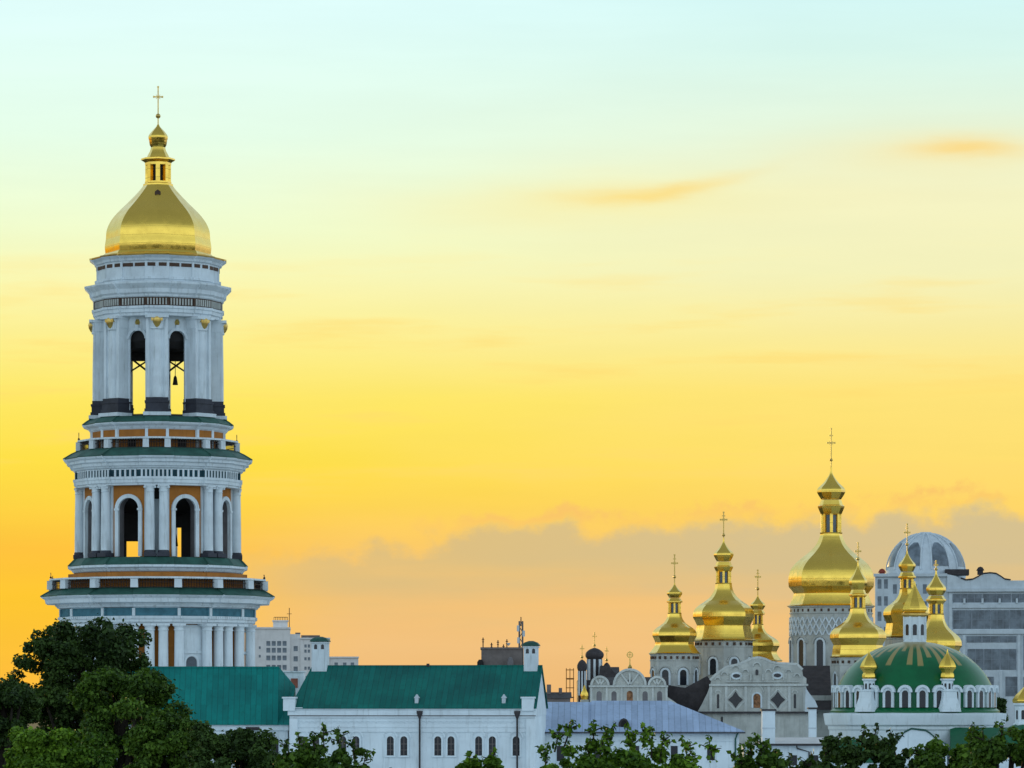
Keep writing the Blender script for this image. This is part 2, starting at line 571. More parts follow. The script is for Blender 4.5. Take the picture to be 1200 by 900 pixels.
def spline(pts, n=24):
    """smooth curve through (r, z) points"""
    P = [Vector((a, b)) for a, b in pts]
    out = []
    segs = len(P) - 1
    per = max(2, n // segs)
    for i in range(segs):
        p0 = P[max(0, i - 1)]
        p1, p2 = P[i], P[i + 1]
        p3 = P[min(segs, i + 2)]
        for j in range(per):
            t = j / per
            q = 0.5 * ((2 * p1) + (p2 - p0) * t + (2 * p0 - 5 * p1 + 4 * p2 - p3) * t * t + (3 * p1 - p0 - 3 * p2 + p3) * t ** 3)
            out.append((max(0.0, q.x), q.y))
    out.append(tuple(P[-1]))
    return out


def cross_mesh(z0, z1, bar_z, hw, t, ball_z=None, ball_r=0.0, three=True):
    mb = MB()
    mb.box(-t / 2, t / 2, -t / 2, t / 2, z0, z1)
    mb.box(-hw, hw, -t * 0.45, t * 0.45, bar_z - t * 0.5, bar_z + t * 0.5)
    if three:
        q = bar_z + (z1 - bar_z) * 0.5
        mb.box(-hw * 0.55, hw * 0.55, -t * 0.42, t * 0.42, q - t * 0.4, q + t * 0.4)
    for s in (-1, 1):
        mb.box(s * hw - t * 0.7, s * hw + t * 0.7, -t * 0.5, t * 0.5, bar_z - t * 0.8, bar_z + t * 0.8)
    mb.box(-t * 0.8, t * 0.8, -t * 0.55, t * 0.55, z1 - t * 0.9, z1 + t * 0.4)
    # rays between the arms
    for a in (45, 135, 225, 315):
        mb.bar((0, 0, bar_z), (hw * 0.7 * math.cos(R(a)), 0, bar_z + hw * 0.7 * math.sin(R(a))), t * 0.4)
    if ball_z is not None:
        mb.lathe([(ball_r * math.sin(PI * i / 8), ball_z - ball_r * math.cos(PI * i / 8)) for i in range(9)], 12)
    return mb


# ================================================================== GROUND
def ground_h(y):
    t = min(1.0, max(0.0, (y - 18.0) / 215.0))
    return 18.2 * (1 - t * t * (3 - 2 * t))


ys = [-400, -60, 0] + [10 + 10 * i for i in range(30)] + [340, 400, 500, 700, 1100, 2000, 4000, 9000]
xs = [-6000, -2000, -800, -400, -200, -120, -80] + [-60 + 8 * i for i in range(16)] + [80, 120, 200, 400, 800, 2000, 6000]
gv, gf = [], []
rg = random.Random(3)
for y in ys:
    for x in xs:
        gv.append((x, y, ground_h(y) + (rg.uniform(-0.25, 0.25) if 5 < y < 260 and abs(x) < 130 else 0) - 0.05))
nx = len(xs)
for j in range(len(ys) - 1):
    for i in range(nx - 1):
        a = j * nx + i
        gf.append((a, a + 1, a + nx + 1, a + nx))
gm = bpy.data.meshes.new('ground')
gm.from_pydata(gv, [], gf)
gm.materials.append(M['grass'])
gm.polygons.foreach_set('use_smooth', [True] * len(gm.polygons))
go = ob('ground', gm)
go['kind'] = 'structure'
pv = MB().box(-150, 260, 395, 640, -0.045, 0.012)
pvo = part('paved_court', pv, M['concrete'], None)
pvo['kind'] = 'structure'

# ================================================================== GREAT BELL TOWER
T = Thing('bell_tower', 'tall white tiered bell tower with arcades, green skirts and a gilded pear dome', 'bell tower', 185.3, 520, rz=R(4.0))
k = T.k
Z = T.Z
TO = T.o


def plan(r, hw, ins, kk):
    pts = []
    for j in range(8):
        a = j * PI / 4
        d = (math.sin(a), -math.cos(a))
        t = (math.cos(a), math.sin(a))
        for rr, tt in ((r - ins, -hw), (r, -hw), (r, hw), (r - ins, hw)):
            pts.append(((d[0] * rr + t[0] * tt) * kk, (d[1] * rr + t[1] * tt) * kk))
    return pts


def ress(prof, hw, ins, cap0=True, cap1=True, mb=None):
    """octagonal cornice stepping forward over the corner piers; prof: (r, row) from bottom to top"""
    mb = mb or MB()
    rings = []
    for r, py in prof:
        rings.append([(x, y, Z(py)) for x, y in plan(r, hw, ins, k)])
    return mb.loft(rings, cap0, cap1)


def P8(mb, a):
    mb.M = RZ(a)
    return mb


V8 = [j * PI / 4 for j in range(8)]
F8 = [PI / 8 + j * PI / 4 for j in range(8)]

# --- first tier (mostly hidden): rusticated octagon
z0 = 0.0
rings = []
mb = MB()
rows = [1013, 995, 995, 930, 930, 870, 868, 862, 858]
rads = [140, 140, 134, 132, 131, 128, 134, 136, 130]
ress(list(zip(rads, rows)), 30, 3, mb=mb)
part('base_tier', mb, 'plaster', TO)

# --- second tier: 32 smooth columns
part('wall', ress([(100, 858), (100, 733)], 30, 2), 'ochre', TO, label='ochre wall behind the lowest visible columns')
colm = MB().lathe([(6.3 * k, 0), (6.2 * k, 30 * k), (5.6 * k, 106 * k), (5.5 * k, 118 * k)], 18).mesh('column', M['plaster'], 40)
capm = MB().lathe([(5.6 * k, 0), (6.3 * k, .6 * k), (6.3 * k, 1.6 * k), (5.7 * k, 2.1 * k), (5.9 * k, 4 * k), (7.3 * k, 5.6 * k)], 18).box(-7.6 * k, 7.6 * k, -7.6 * k, 7.6 * k, 5.6 * k, 8 * k).mesh('capital', M['plaster'], 40)
basm = MB().box(-8 * k, 8 * k, -8 * k, 8 * k, 0, 2.5 * k).lathe([(7.6 * k, 2.5 * k), (7.6 * k, 4 * k), (6.4 * k, 5.4 * k)], 18).mesh('base', M['dark_base'], 40)
for a in V8:
    for t in (-26, -7.8, 7.8, 26):
        p = RZ(a) @ Vector((t * k, -107.5 * k, Z(857)))
        c = ob('column', colm, TO, p, a)
        ob('capital', capm, c, (0, 0, 116 * k))
        ob('base', basm, c, (0, 0, 0))
for a in F8:
    pm = P8(MB(), a)
    pm.box(-13.5 * k, 13.5 * k, -104 * k, -98 * k, Z(856), Z(734))
    part('wall_panel', pm, 'plaster', TO)
    wm = P8(MB(), a)
    wm.box(-10 * k, 10 * k, -104.6 * k, -103.9 * k, Z(764), Z(738))
    wm.box(-12.5 * k, 12.5 * k, -106 * k, -103.9 * k, Z(767), Z(764))
    wm.archivolt(0, 14 * k, Z(800), Z(777), 2.2 * k, -105 * k, -103.9 * k)
    fr_ = part('window_frame', wm, 'plaster', TO)
    wm = P8(MB(), a).arch_pane(0, 13 * k, Z(800), Z(777), -104.3 * k, -103.9 * k)
    part('window', wm, 'blue_glass', TO)
# entablature of the second tier
part('architrave', ress([(111, 733), (111, 731.5), (113.5, 731), (113.5, 728), (115, 727.5), (115, 724.2)], 30, 2), 'plaster', TO)
part('frieze', ress([(113, 724.2), (113, 715)], 30, 2), 'teal_frieze', TO, label='teal painted frieze')
trim = MB().box(-1.8 * k, 1.8 * k, -1.5 * k, .3 * k, Z(724), Z(715.2)).mesh('triglyph', M['plaster'])
for a in V8:
    for t in (-26, 26):
        ob('triglyph', trim, TO, RZ(a) @ Vector((t * k, -112.8 * k, 0)), a)
mb = MB()
for a in V8:
    P8(mb, a)
    for i in range(-8, 9):
        mb.box((i * 3.6 - .9) * k, (i * 3.6 + .9) * k, -115.9 * k, -112 * k, Z(727), Z(724.6))
mb.M = Matrix.Identity(4)
ress([(115.3, 727.4), (115.3, 726.6)], 30, 2, mb=mb)
part('dentil_row', mb, 'plaster', TO)
part('cornice', ress([(113, 715), (117, 713.5), (117.5, 712), (119, 711.5), (119, 709.2), (130, 708.6), (131, 704), (134, 702.5), (136, 701), (136, 699.8), (120, 699.5)], 26, 3), 'plaster', TO)
part('skirt_roof', ress([(136.3, 700.4), (136.3, 699.3), (128, 694.5), (122, 691.6), (100, 691.4)], 26, 2.5), 'skirt_green', TO)
# lower balustrade
BR = 124


def balustrade(R_, hw, top, bot, pw):
    part('handrail', ress([(R_ - 1.5, top + 2.2), (R_ + 1.8, top + 2.0), (R_ + 1.8, top), (R_ - 1.5, top - .2)], hw, 0), 'plaster', TO)
    pmesh = MB().lathe([(pw * 1.5 * k, 0), (pw * 1.42 * k, (bot - top - 3.0) * k), (pw * 1.6 * k, (bot - top - 2.4) * k)], 4, PI / 4).mesh('post', M['plaster'])
    rail = MB()
    for a in V8:
        p = RZ(a)
        for s in (-1, 1):
            ob('post', pmesh, TO, p @ Vector((s * hw * k, -R_ * k, Z(bot))), a)
        pa = p @ Vector((-hw * k, -R_ * k, 0))
        pb = p @ Vector((hw * k, -R_ * k, 0))
        pc = RZ(a + PI / 4) @ Vector((-hw * k, -R_ * k, 0))
        for u, v in ((pa, pb), (pb, pc)):
            n = max(3, int((v - u).length / 0.34))
            for i in range(1, n):
                q = u.lerp(v, i / n)
                rail.box(q.x - .035, q.x + .035, q.y - .035, q.y + .035, Z(bot), Z(top + 2))
            for hh in (bot - .8, (bot + top) / 2):
                rail.bar((u.x, u.y, Z(hh)), (v.x, v.y, Z(hh)), 0.07)
    part('railing', rail, 'iron', TO)


balustrade(124, 25, 679.5, 692, 4.2)
part('parapet_wall', ress([(104, 692), (104, 674)], 22, 1, False, False), 'ochre', TO)
# finials on the corner posts
for a in (PI / 2, -PI / 2):
    for (rr, tt, h0, h1) in ((124, 25, 679, 672), (124, -25, 679, 674), (92, 12.5, 517, 508)):
        q = RZ(a) @ Vector((tt * k, -rr * k, 0))
        fm = MB().lathe([(.9 * k, Z(h0)), (1.5 * k, Z(h0 - 1.2)), (.4 * k, Z(h0 - 2.5)), (.45 * k, Z(h1 + 1)), (0.05 * k, Z(h1))], 8, 0, q.x, q.y)
        part('finial', fm, 'iron', TO, 40)
# orange band and sill cornice of the third tier
part('orange_band', ress([(97, 679.5), (97, 671)], 20, 2, False, False), 'ochre', TO)
part('sill_cornice', ress([(97, 673), (99, 672), (101, 669), (104.5, 667.5), (104.5, 664.5), (98, 664.2)], 20, 2.5), 'plaster', TO)
part('skirt_roof', ress([(104.8, 664.9), (104.8, 664), (100, 659), (97, 656), (60, 655.6)], 20, 2.5), 'skirt_green', TO)

# --- third tier: arcades with coupled columns
h3 = (650 - 573) * k
col3 = MB().lathe([(5.6 * k, 0), (5.5 * k, h3 * .3), (4.9 * k, h3 * .88), (4.9 * k, h3 * .9)], 16).mesh('column', M['plaster'], 40)
cap3 = MB().lathe([(4.9 * k, 0), (5.6 * k, .5 * k), (5.0 * k, 1.2 * k), (5.2 * k, 4 * k), (6.2 * k, 6.2 * k)], 16).box(-6.6 * k, 6.6 * k, -6 * k, 6 * k, 6.2 * k, 7.7 * k).lathe([(1.7 * k, 4.0 * k), (1.7 * k, 6.2 * k)], 8, 0, -5.6 * k, -3.5 * k).lathe([(1.7 * k, 4.0 * k), (1.7 * k, 6.2 * k)], 8, 0, 5.6 * k, -3.5 * k).mesh('capital', M['plaster'], 40)
bas3 = MB().box(-7 * k, 7 * k, -7 * k, 7 * k, -5.5 * k, -1 * k).lathe([(6.6 * k, -1 * k), (6.6 * k, .8 * k), (5.7 * k, 2 * k)], 16).mesh('base', M['dark_base'], 40)
for a in V8:
    for t in (-7.8, 7.8):
        p = RZ(a) @ Vector((t * k, -91.5 * k, Z(650)))
        c = ob('column', col3, TO, p, a)
        ob('capital', cap3, c, (0, 0, h3 * .9))
        ob('base', bas3, c, (0, 0, 0))
    pm = P8(MB(), a).box(-14.2 * k, -3.2 * k, -87 * k, -70 * k, Z(655), Z(573)).box(3.2 * k, 14.2 * k, -87 * k, -70 * k, Z(655), Z(573)).box(-3.3 * k, 3.3 * k, -74 * k, -70 * k, Z(655), Z(573))
    part('corner_pier', pm, 'plaster', TO)
for a in F8:
    wm = P8(MB(), a)
    wm.arch_wall(-24.5 * k, 24.5 * k, Z(655.5), Z(573), 0, 28 * k, Z(655.5), Z(600), -84 * k, -70 * k, 12)
    part('arcade_wall', wm, 'ochre', TO)
    am = P8(MB(), a).archivolt(0, 25 * k, Z(655), Z(600), 4.4 * k, -86.5 * k, -82.5 * k, 14)
    am.box(-17.4 * k, -11.4 * k, -87.3 * k, -84.5 * k, Z(602), Z(599.6)).box(11.4 * k, 17.4 * k, -87.3 * k, -84.5 * k, Z(602), Z(599.6))
    part('archivolt', am, 'plaster', TO)
    part('arch_reveal', P8(MB(), a).archivolt(0, 25.6 * k, Z(655), Z(600), 1.5 * k, -82.6 * k, -69 * k, 14), 'reveal', TO)
mb = MB().lathe([(80 * k, Z(657)), (80 * k, Z(655.4))], 8, 0)
part('floor', mb, 'dark_base', TO)
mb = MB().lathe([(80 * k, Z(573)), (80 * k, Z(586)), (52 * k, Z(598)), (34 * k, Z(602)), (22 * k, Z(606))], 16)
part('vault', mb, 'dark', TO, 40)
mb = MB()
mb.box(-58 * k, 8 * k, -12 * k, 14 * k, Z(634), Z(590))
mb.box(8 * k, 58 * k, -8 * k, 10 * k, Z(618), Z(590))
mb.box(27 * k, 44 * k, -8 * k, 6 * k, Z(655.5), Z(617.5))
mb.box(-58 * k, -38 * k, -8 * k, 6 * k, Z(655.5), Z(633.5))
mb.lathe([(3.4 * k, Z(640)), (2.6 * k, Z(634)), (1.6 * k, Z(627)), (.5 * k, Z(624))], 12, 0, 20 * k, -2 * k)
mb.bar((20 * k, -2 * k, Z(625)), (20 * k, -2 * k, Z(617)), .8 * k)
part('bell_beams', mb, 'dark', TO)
part('architrave', ress([(95.5, 573.2), (95.5, 571), (97.5, 570.6), (97.5, 567), (98.5, 566.5), (98.5, 563.6)], 20, 2.5), 'plaster', TO)
part('frieze', ress([(96, 563.6), (96, 554.2)], 20, 2.5), 'dark_teal', TO, label='dark teal frieze behind white blocks')
mb = MB()
for a in V8:
    P8(mb, a)
    for t in (-17, -12.2, -7.3, -2.4, 2.4, 7.3, 12.2, 17):
        mb.box((t - 1.15) * k, (t + 1.15) * k, -96.6 * k, -95 * k, Z(563.4), Z(554.4))
for a in F8:
    P8(mb, a)
    for i in range(5):
        t = -12.6 + 6.3 * i
        mb.box((t - 1.15) * k, (t + 1.15) * k, -95.0 * k, -90 * k, Z(563.4), Z(554.4))
mb.M = Matrix.Identity(4)
ress([(96.3, 555.6), (96.3, 554.4)], 20, 2.2, mb=mb)
part('dentil_row', mb, 'plaster', TO)
part('cornice', ress([(97, 554.2), (99, 553), (99.5, 551.5), (102, 551), (102.5, 547.5), (106, 546.5), (106, 543.6), (109, 542.4), (110, 541), (110, 539.6), (96, 539.3)], 20, 3), 'plaster', TO)
part('skirt_roof', ress([(110.3, 540.2), (110.3, 539.1), (101, 533.5), (93, 529.8), (70, 529.4)], 20, 2.5), 'skirt_green', TO)
balustrade(92, 12.5, 517.5, 530, 3.4)
part('orange_band', ress([(78, 530), (78, 507)], 13, 2, False, False), 'ochre', TO)
for a in F8:
    part('doorway', P8(MB(), a).box(-5 * k, 5 * k, -76.6 * k, -73 * k, Z(529), Z(518)), 'dark', TO)
psm = MB().box(-1.7 * k, 1.7 * k, -1.5 * k, 1.5 * k, Z(529), Z(507)).mesh('pilaster', M['plaster'])
for a in V8:
    for t in (-12, 12):
        ob('pilaster', psm, TO, RZ(a) @ Vector((t * k, -77.4 * k, 0)), a)
part('sill_cornice', ress([(78, 508), (80, 506.5), (82, 504), (86.5, 502.3), (88, 500.9), (88, 499.4), (76, 499.2)], 14, 2.5), 'plaster', TO)
part('skirt_roof', ress([(88.3, 499.9), (88.3, 498.8), (83, 494.8), (79, 492.4), (50, 491.8)], 14, 2.5), 'skirt_green', TO)

# --- fourth tier: open belfry with eight tall piers
for a in V8:
    pm = P8(MB(), a).box(-12.2 * k, 12.2 * k, -73.5 * k, -56 * k, Z(472), Z(376))
    pier = part('pier', pm, 'plaster', TO)
    sm = P8(MB(), a)
    sm.lathe([(8.0 * k, Z(471)), (7.9 * k, Z(440)), (7.2 * k, Z(394)), (7.2 * k, Z(392))], 20, 0, 0, -68.6 * k)
    part('column', sm, 'plaster', pier, 40)
    for t in (-10.6, 10.6):
        part('pilaster_strip', P8(MB(), a).box((t - 1.9) * k, (t + 1.9) * k, -75.2 * k, -73 * k, Z(471.5), Z(390)), 'plaster', pier)
    bm_ = P8(MB(), a)
    for (w_, f_, y0_, y1_) in ((14.5, 78.5, 488, 484.5), (13.4, 77.2, 484.5, 477), (14.2, 78.2, 477, 475), (13.0, 76.5, 475, 471.2)):
        bm_.box(-w_ * k, w_ * k, -f_ * k, -55.5 * k, Z(y0_), Z(y1_))
    part('base', bm_, 'dark_base', pier, label='dark stepped pier base')
    pl = P8(MB(), a).box(-16 * k, 16 * k, -80.5 * k, -57 * k, Z(492.2), Z(488.1))
    part('plinth', pl, 'plaster', pier)
    cm = P8(MB(), a)
    cm.lathe([(8.6 * k, Z(392.5)), (9.6 * k, Z(391.5)), (9.0 * k, Z(390)), (9.6 * k, Z(384)), (12 * k, Z(379.5))], 20, 0, 0, -68.2 * k)
    cm.box(-12.8 * k, -9.6 * k, -75 * k, -60 * k, Z(390), Z(379)).box(9.6 * k, 12.8 * k, -75 * k, -60 * k, Z(390), Z(379))
    cm.box(-13.6 * k, 13.6 * k, -80.0 * k, -58 * k, Z(379.3), Z(376.2))
    part('capital', cm, 'plaster', pier, 35)
    gm_ = P8(MB(), a)
    gm_.lathe([(0.2 * k, Z(391)), (2.6 * k, Z(389)), (4.4 * k, Z(385.5)), (5.2 * k, Z(381.5)), (4.2 * k, Z(378.6)), (2.2 * k, Z(377.2))], 9, 0, 0, -76.4 * k)
    gm_.box(-6.6 * k, -4.0 * k, -79.0 * k, -75.5 * k, Z(383), Z(379.4)).box(4.0 * k, 6.6 * k, -79.0 * k, -75.5 * k, Z(383), Z(379.4))
    part('gilt_ornament', gm_, 'old_gold', pier, 35)
for a in F8:
    wm = P8(MB(), a).arch_wall(-13.5 * k, 13.5 * k, Z(489), Z(376), 0, 19.5 * k, Z(489), Z(402), -59.5 * k, -56.5 * k, 12)
    part('arch_wall', wm, 'plaster', TO)
    am = P8(MB(), a).archivolt(0, 19.5 * k, Z(404), Z(402), 3.0 * k, -61.8 * k, -59.3 * k, 14, jambs=False)
    am.box(-2 * k, 2 * k, -62.4 * k, -59 * k, Z(393), Z(386))
    part('archivolt', am, 'plaster', TO)
    sg = P8(MB(), a).lathe([(0.2 * k, Z(388)), (2.2 * k, Z(386.5)), (3.2 * k, Z(383)), (1.6 * k, Z(379.5))], 8, 0, 0, -59.8 * k)
    part('gilt_keystone', sg, 'old_gold', TO, 35)
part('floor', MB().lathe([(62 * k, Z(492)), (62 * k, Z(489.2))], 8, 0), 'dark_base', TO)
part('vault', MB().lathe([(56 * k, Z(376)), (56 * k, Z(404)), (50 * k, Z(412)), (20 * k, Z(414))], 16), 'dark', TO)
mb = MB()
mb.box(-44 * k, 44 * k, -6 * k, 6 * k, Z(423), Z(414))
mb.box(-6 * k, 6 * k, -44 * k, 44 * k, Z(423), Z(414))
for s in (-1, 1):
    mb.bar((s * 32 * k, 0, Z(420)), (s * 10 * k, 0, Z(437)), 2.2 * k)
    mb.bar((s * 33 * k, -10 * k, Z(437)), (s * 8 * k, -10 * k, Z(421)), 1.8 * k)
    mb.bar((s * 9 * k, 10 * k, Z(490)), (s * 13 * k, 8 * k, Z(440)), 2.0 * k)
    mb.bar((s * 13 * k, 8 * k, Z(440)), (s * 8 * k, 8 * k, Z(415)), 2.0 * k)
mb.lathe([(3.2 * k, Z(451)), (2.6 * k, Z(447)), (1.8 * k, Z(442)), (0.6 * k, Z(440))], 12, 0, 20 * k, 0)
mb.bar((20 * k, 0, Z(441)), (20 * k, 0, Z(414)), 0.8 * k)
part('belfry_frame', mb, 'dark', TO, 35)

# --- top entablature and attic
part('architrave', ress([(73.5, 376.2), (73.5, 373), (75.5, 372.5), (75.5, 368.6), (77, 368), (77, 365.2)], 14, 2), 'plaster', TO)
part('frieze', ress([(74, 365.2), (74, 355.2)], 14, 2), 'brown', TO, label='dark brown frieze')
mb = MB()
for a in V8:
    P8(mb, a)
    for t in (-10.5, -7, -3.5, 0, 3.5, 7, 10.5):
        mb.box((t - .8) * k, (t + .8) * k, -75.4 * k, -73 * k, Z(364), Z(356.5))
for a in F8:
    P8(mb, a)
    for i in range(8):
        t = -12.6 + 3.6 * i
        mb.box((t - .8) * k, (t + .8) * k, -73.6 * k, -68 * k, Z(364), Z(356.5))
part('bracket_row', mb, 'grey_plaster', TO)
part('cornice', ress([(75, 355.2), (76.5, 354), (77, 352), (79.5, 350), (80, 345.5), (83.5, 342), (85.5, 340), (85.5, 338), (73, 335.5)], 14, 2.5), 'plaster', TO)
part('attic_wall', ress([(72, 338), (72, 334.5), (73.5, 334), (73.5, 331.6), (71.5, 331), (71.5, 312)], 14, 2), 'plaster', TO)
mb = MB()
for a in V8:
    P8(mb, a)
    mb.box(-11 * k, -2 * k, -72.0 * k, -70.5 * k, Z(319.2), Z(315.2)).box(2 * k, 11 * k, -72.0 * k, -70.5 * k, Z(319.2), Z(315.2))
for a in F8:
    P8(mb, a)
    mb.box(-14 * k, -1.2 * k, -70.3 * k, -66 * k, Z(319.2), Z(315.2)).box(1.2 * k, 14 * k, -70.3 * k, -66 * k, Z(319.2), Z(315.2))
part('attic_slots', mb, 'brown', TO)
part('top_cornice', ress([(71.5, 313.4), (74, 312.4), (75, 310), (78, 308), (79.3, 306.8)], 14, 2.5), 'plaster', TO)
part('eaves', ress([(79.6, 306.9), (79.9, 305.4), (70, 303), (61, 301)], 14, 2.5), 'old_gold', TO)

# --- gilded dome
OCT = 8
prof = [(64, 303.4), (64.6, 301.5), (63.4, 299), (61.5, 297.5)]
mb = MB().lathe([(r * k, Z(y)) for r, y in prof], OCT)
dome_prof = spline([(61.5, 297.5), (62.2, 290), (61, 281), (60, 270.5), (55.8, 260.5), (48.2, 250.5), (37.5, 240), (27.2, 229.5), (19.6, 221), (16.2, 216)], 54)
mb.lathe([(r * k, Z(y)) for r, y in dome_prof], OCT, cap0=False)
dome = part('dome', mb, 'gold', TO, 28)
mb = MB()
for a in (V8[0], V8[4]):
    dm = P8(MB(), a).prism_y([(-3.4 * k, Z(231.5)), (3.4 * k, Z(231.5)), (3.4 * k, Z(228)), (0, Z(225.5)), (-3.4 * k, Z(228))], -28.6 * k, -18 * k)
    part('dormer', dm, 'brown', dome)
mb = MB()
mb.lathe([(10.5 * k, Z(217)), (10.5 * k, Z(189))], 8)
part('lantern_core', mb, 'dark', dome)
mb = MB()
mb.lathe([(17.4 * k, Z(218.4)), (17.4 * k, Z(216)), (15.6 * k, Z(215)), (15.6 * k, Z(213.2))], 8)
mb.lathe([(15.4 * k, Z(194)), (15.4 * k, Z(191)), (16.4 * k, Z(190)), (19.9 * k, Z(188)), (19.9 * k, Z(186.2)), (14, Z(184.8))][:5] + [(13.5 * k, Z(184.6))], 8)
for a in V8:
    P8(mb, a).box(-2.5 * k, 2.5 * k, -15.0 * k, -9.6 * k, Z(214), Z(193))
part('lantern', mb, 'gold', dome, 20)
mb = MB()
up = spline([(13.5, 185.5), (11.8, 181.5), (9.4, 177), (8.3, 172.6)], 12)
mb.lathe([(r * k, Z(y)) for r, y in up], 8)
mb.lathe([(8.3 * k, Z(172.8)), (9.8 * k, Z(170)), (10.6 * k, Z(164.5))], 8)
on = spline([(10.9, 164), (11.3, 160), (9.4, 156.5), (5.6, 152), (2.4, 148.6), (1.1, 146)], 20)
mb.lathe([(r * k, Z(y)) for r, y in on], 8)
part('cupola', mb, 'gold', dome, 28)
mb = cross_mesh(Z(147), Z(101.5), Z(113.5), 5.0 * k, 1.35 * k, Z(136), 2.9 * k, three=False)
part('cross', mb, 'old_gold', dome)


# ================================================================== generic church pieces
def loc_of(T_, px, Y):
    """local position (x, y) in a thing of the point over photograph column px at depth Y"""
    m = T_.o.matrix_basis.inverted() if False else (Matrix.Translation(Vector(T_.o.location)) @ RZ(T_.o.rotation_euler.z)).inverted()
    v = m @ Vector(((px - 600) * Y / F, Y, 0))
    return v.x, v.y


def shift(mb, x, y, a=0.0):
    mb.M = Matrix.Translation((x, y, 0)) @ RZ(a)
    return mb


def gold_dome(T_, px, Y, c_top, bar, ball, tip, omax, ro, ring, rr, l0, l1, rl, dmax, rm, eave, re, rot=0.0, gold='gold', cross_w=4.0, parent=None):
    kk = Y / F
    x, y = loc_of(T_, px, Y)
    z = lambda p: CZ + (HY - p) * kk
    par = parent or T_.o
    und = dmax + (eave - dmax) * 0.34
    h = dmax - l1
    T0 = [(0, .0), (.2, .06), (.39, .23), (.52, .45), (.63, .69), (.74, .88), (.86, .98), (1, 1.0)]
    if rm > 40:
        T0 = [(0, .0), (.07, .02), (.22, .14), (.36, .36), (.47, .59), (.57, .78), (.68, .92), (.80, .985), (.9, 1.0), (1, .99)]
    mb = shift(MB(), x, y, rot)
    prof = spline([(re * kk, z(eave)), ((re * .93) * kk, z(eave - 1.5)), ((rm * .90) * kk, z(eave - (eave - und) * .62)), ((rm * .875) * kk, z(und + 1.0))], 12)
    mb.lathe([(re * kk * .97, z(eave + 1.2))] + prof, 8)
    low = [(rm * .86 * kk, z(und + 1.2)), (rm * .93 * kk, z(dmax + (und - dmax) * .55)), (rm * .99 * kk, z(dmax + (und - dmax) * .12))]
    mb.lathe(low + spline([((rl * 1.1 + (rm - rl * 1.1) * s_) * kk, z(l1 + h * t_)) for t_, s_ in reversed(T0)], 56), 8)
    d = part('dome', mb, gold, par, 28)
    # lantern with dark panes between gilded mullions
    mb = shift(MB(), x, y, rot)
    mb.lathe([(rl * .88 * kk, z(l1 + .5)), (rl * .88 * kk, z(l0 - .5))], 8)
    part('lantern_glazing', mb, 'blue_glass', d)
    mb = MB()
    for j in range(8):
        shift(mb, x, y, rot + j * PI / 4).box(-rl * .15 * kk, rl * .15 * kk, -rl * 1.03 * kk, -rl * .7 * kk, z(l1 + .6), z(l0 - .4))
    shift(mb, x, y, rot)
    mb.lathe([(rl * 1.1 * kk, z(l1 + .8)), (rl * 1.14 * kk, z(l1 - .8))], 8)
    mb.lathe([(rl * .96 * kk, z(l0 + .6)), (rl * 1.05 * kk, z(l0 - .5)), (rr * kk, z(ring + .9)), (rr * kk, z(ring - .5))] +
             spline([(rr * .88 * kk, z(ring - 1.6)), (ro * .72 * kk, z(ring - (ring - omax) * .45))], 4), 8)
    part('lantern', mb, gold, d, 25)
    mb = shift(MB(), x, y, rot)
    ho = omax - tip
    on = [(1, 1.0), (.81, .95), (.55, .56), (.26, .24), (0.06, .10), (-.25, .06)]
    mb.lathe([(ro * .70 * kk, z(omax + (ring - omax) * .50)), (ro * .88 * kk, z(omax + (ring - omax) * .22))] +
             spline([(ro * s_ * kk, z(tip + ho * t_)) for t_, s_ in on], 24), 8)
    part('cupola', mb, gold, d, 28)
    cm = cross_mesh(z(tip), z(c_top), z(bar), cross_w * kk, 1.25 * kk, z(ball), 1.9 * kk)
    v = [tuple(RZ(rot) @ Vector(p) + Vector((x, y, 0))) for p in cm.v]
    cm.v = v
    part('cross', cm, 'old_gold', d)
    return d


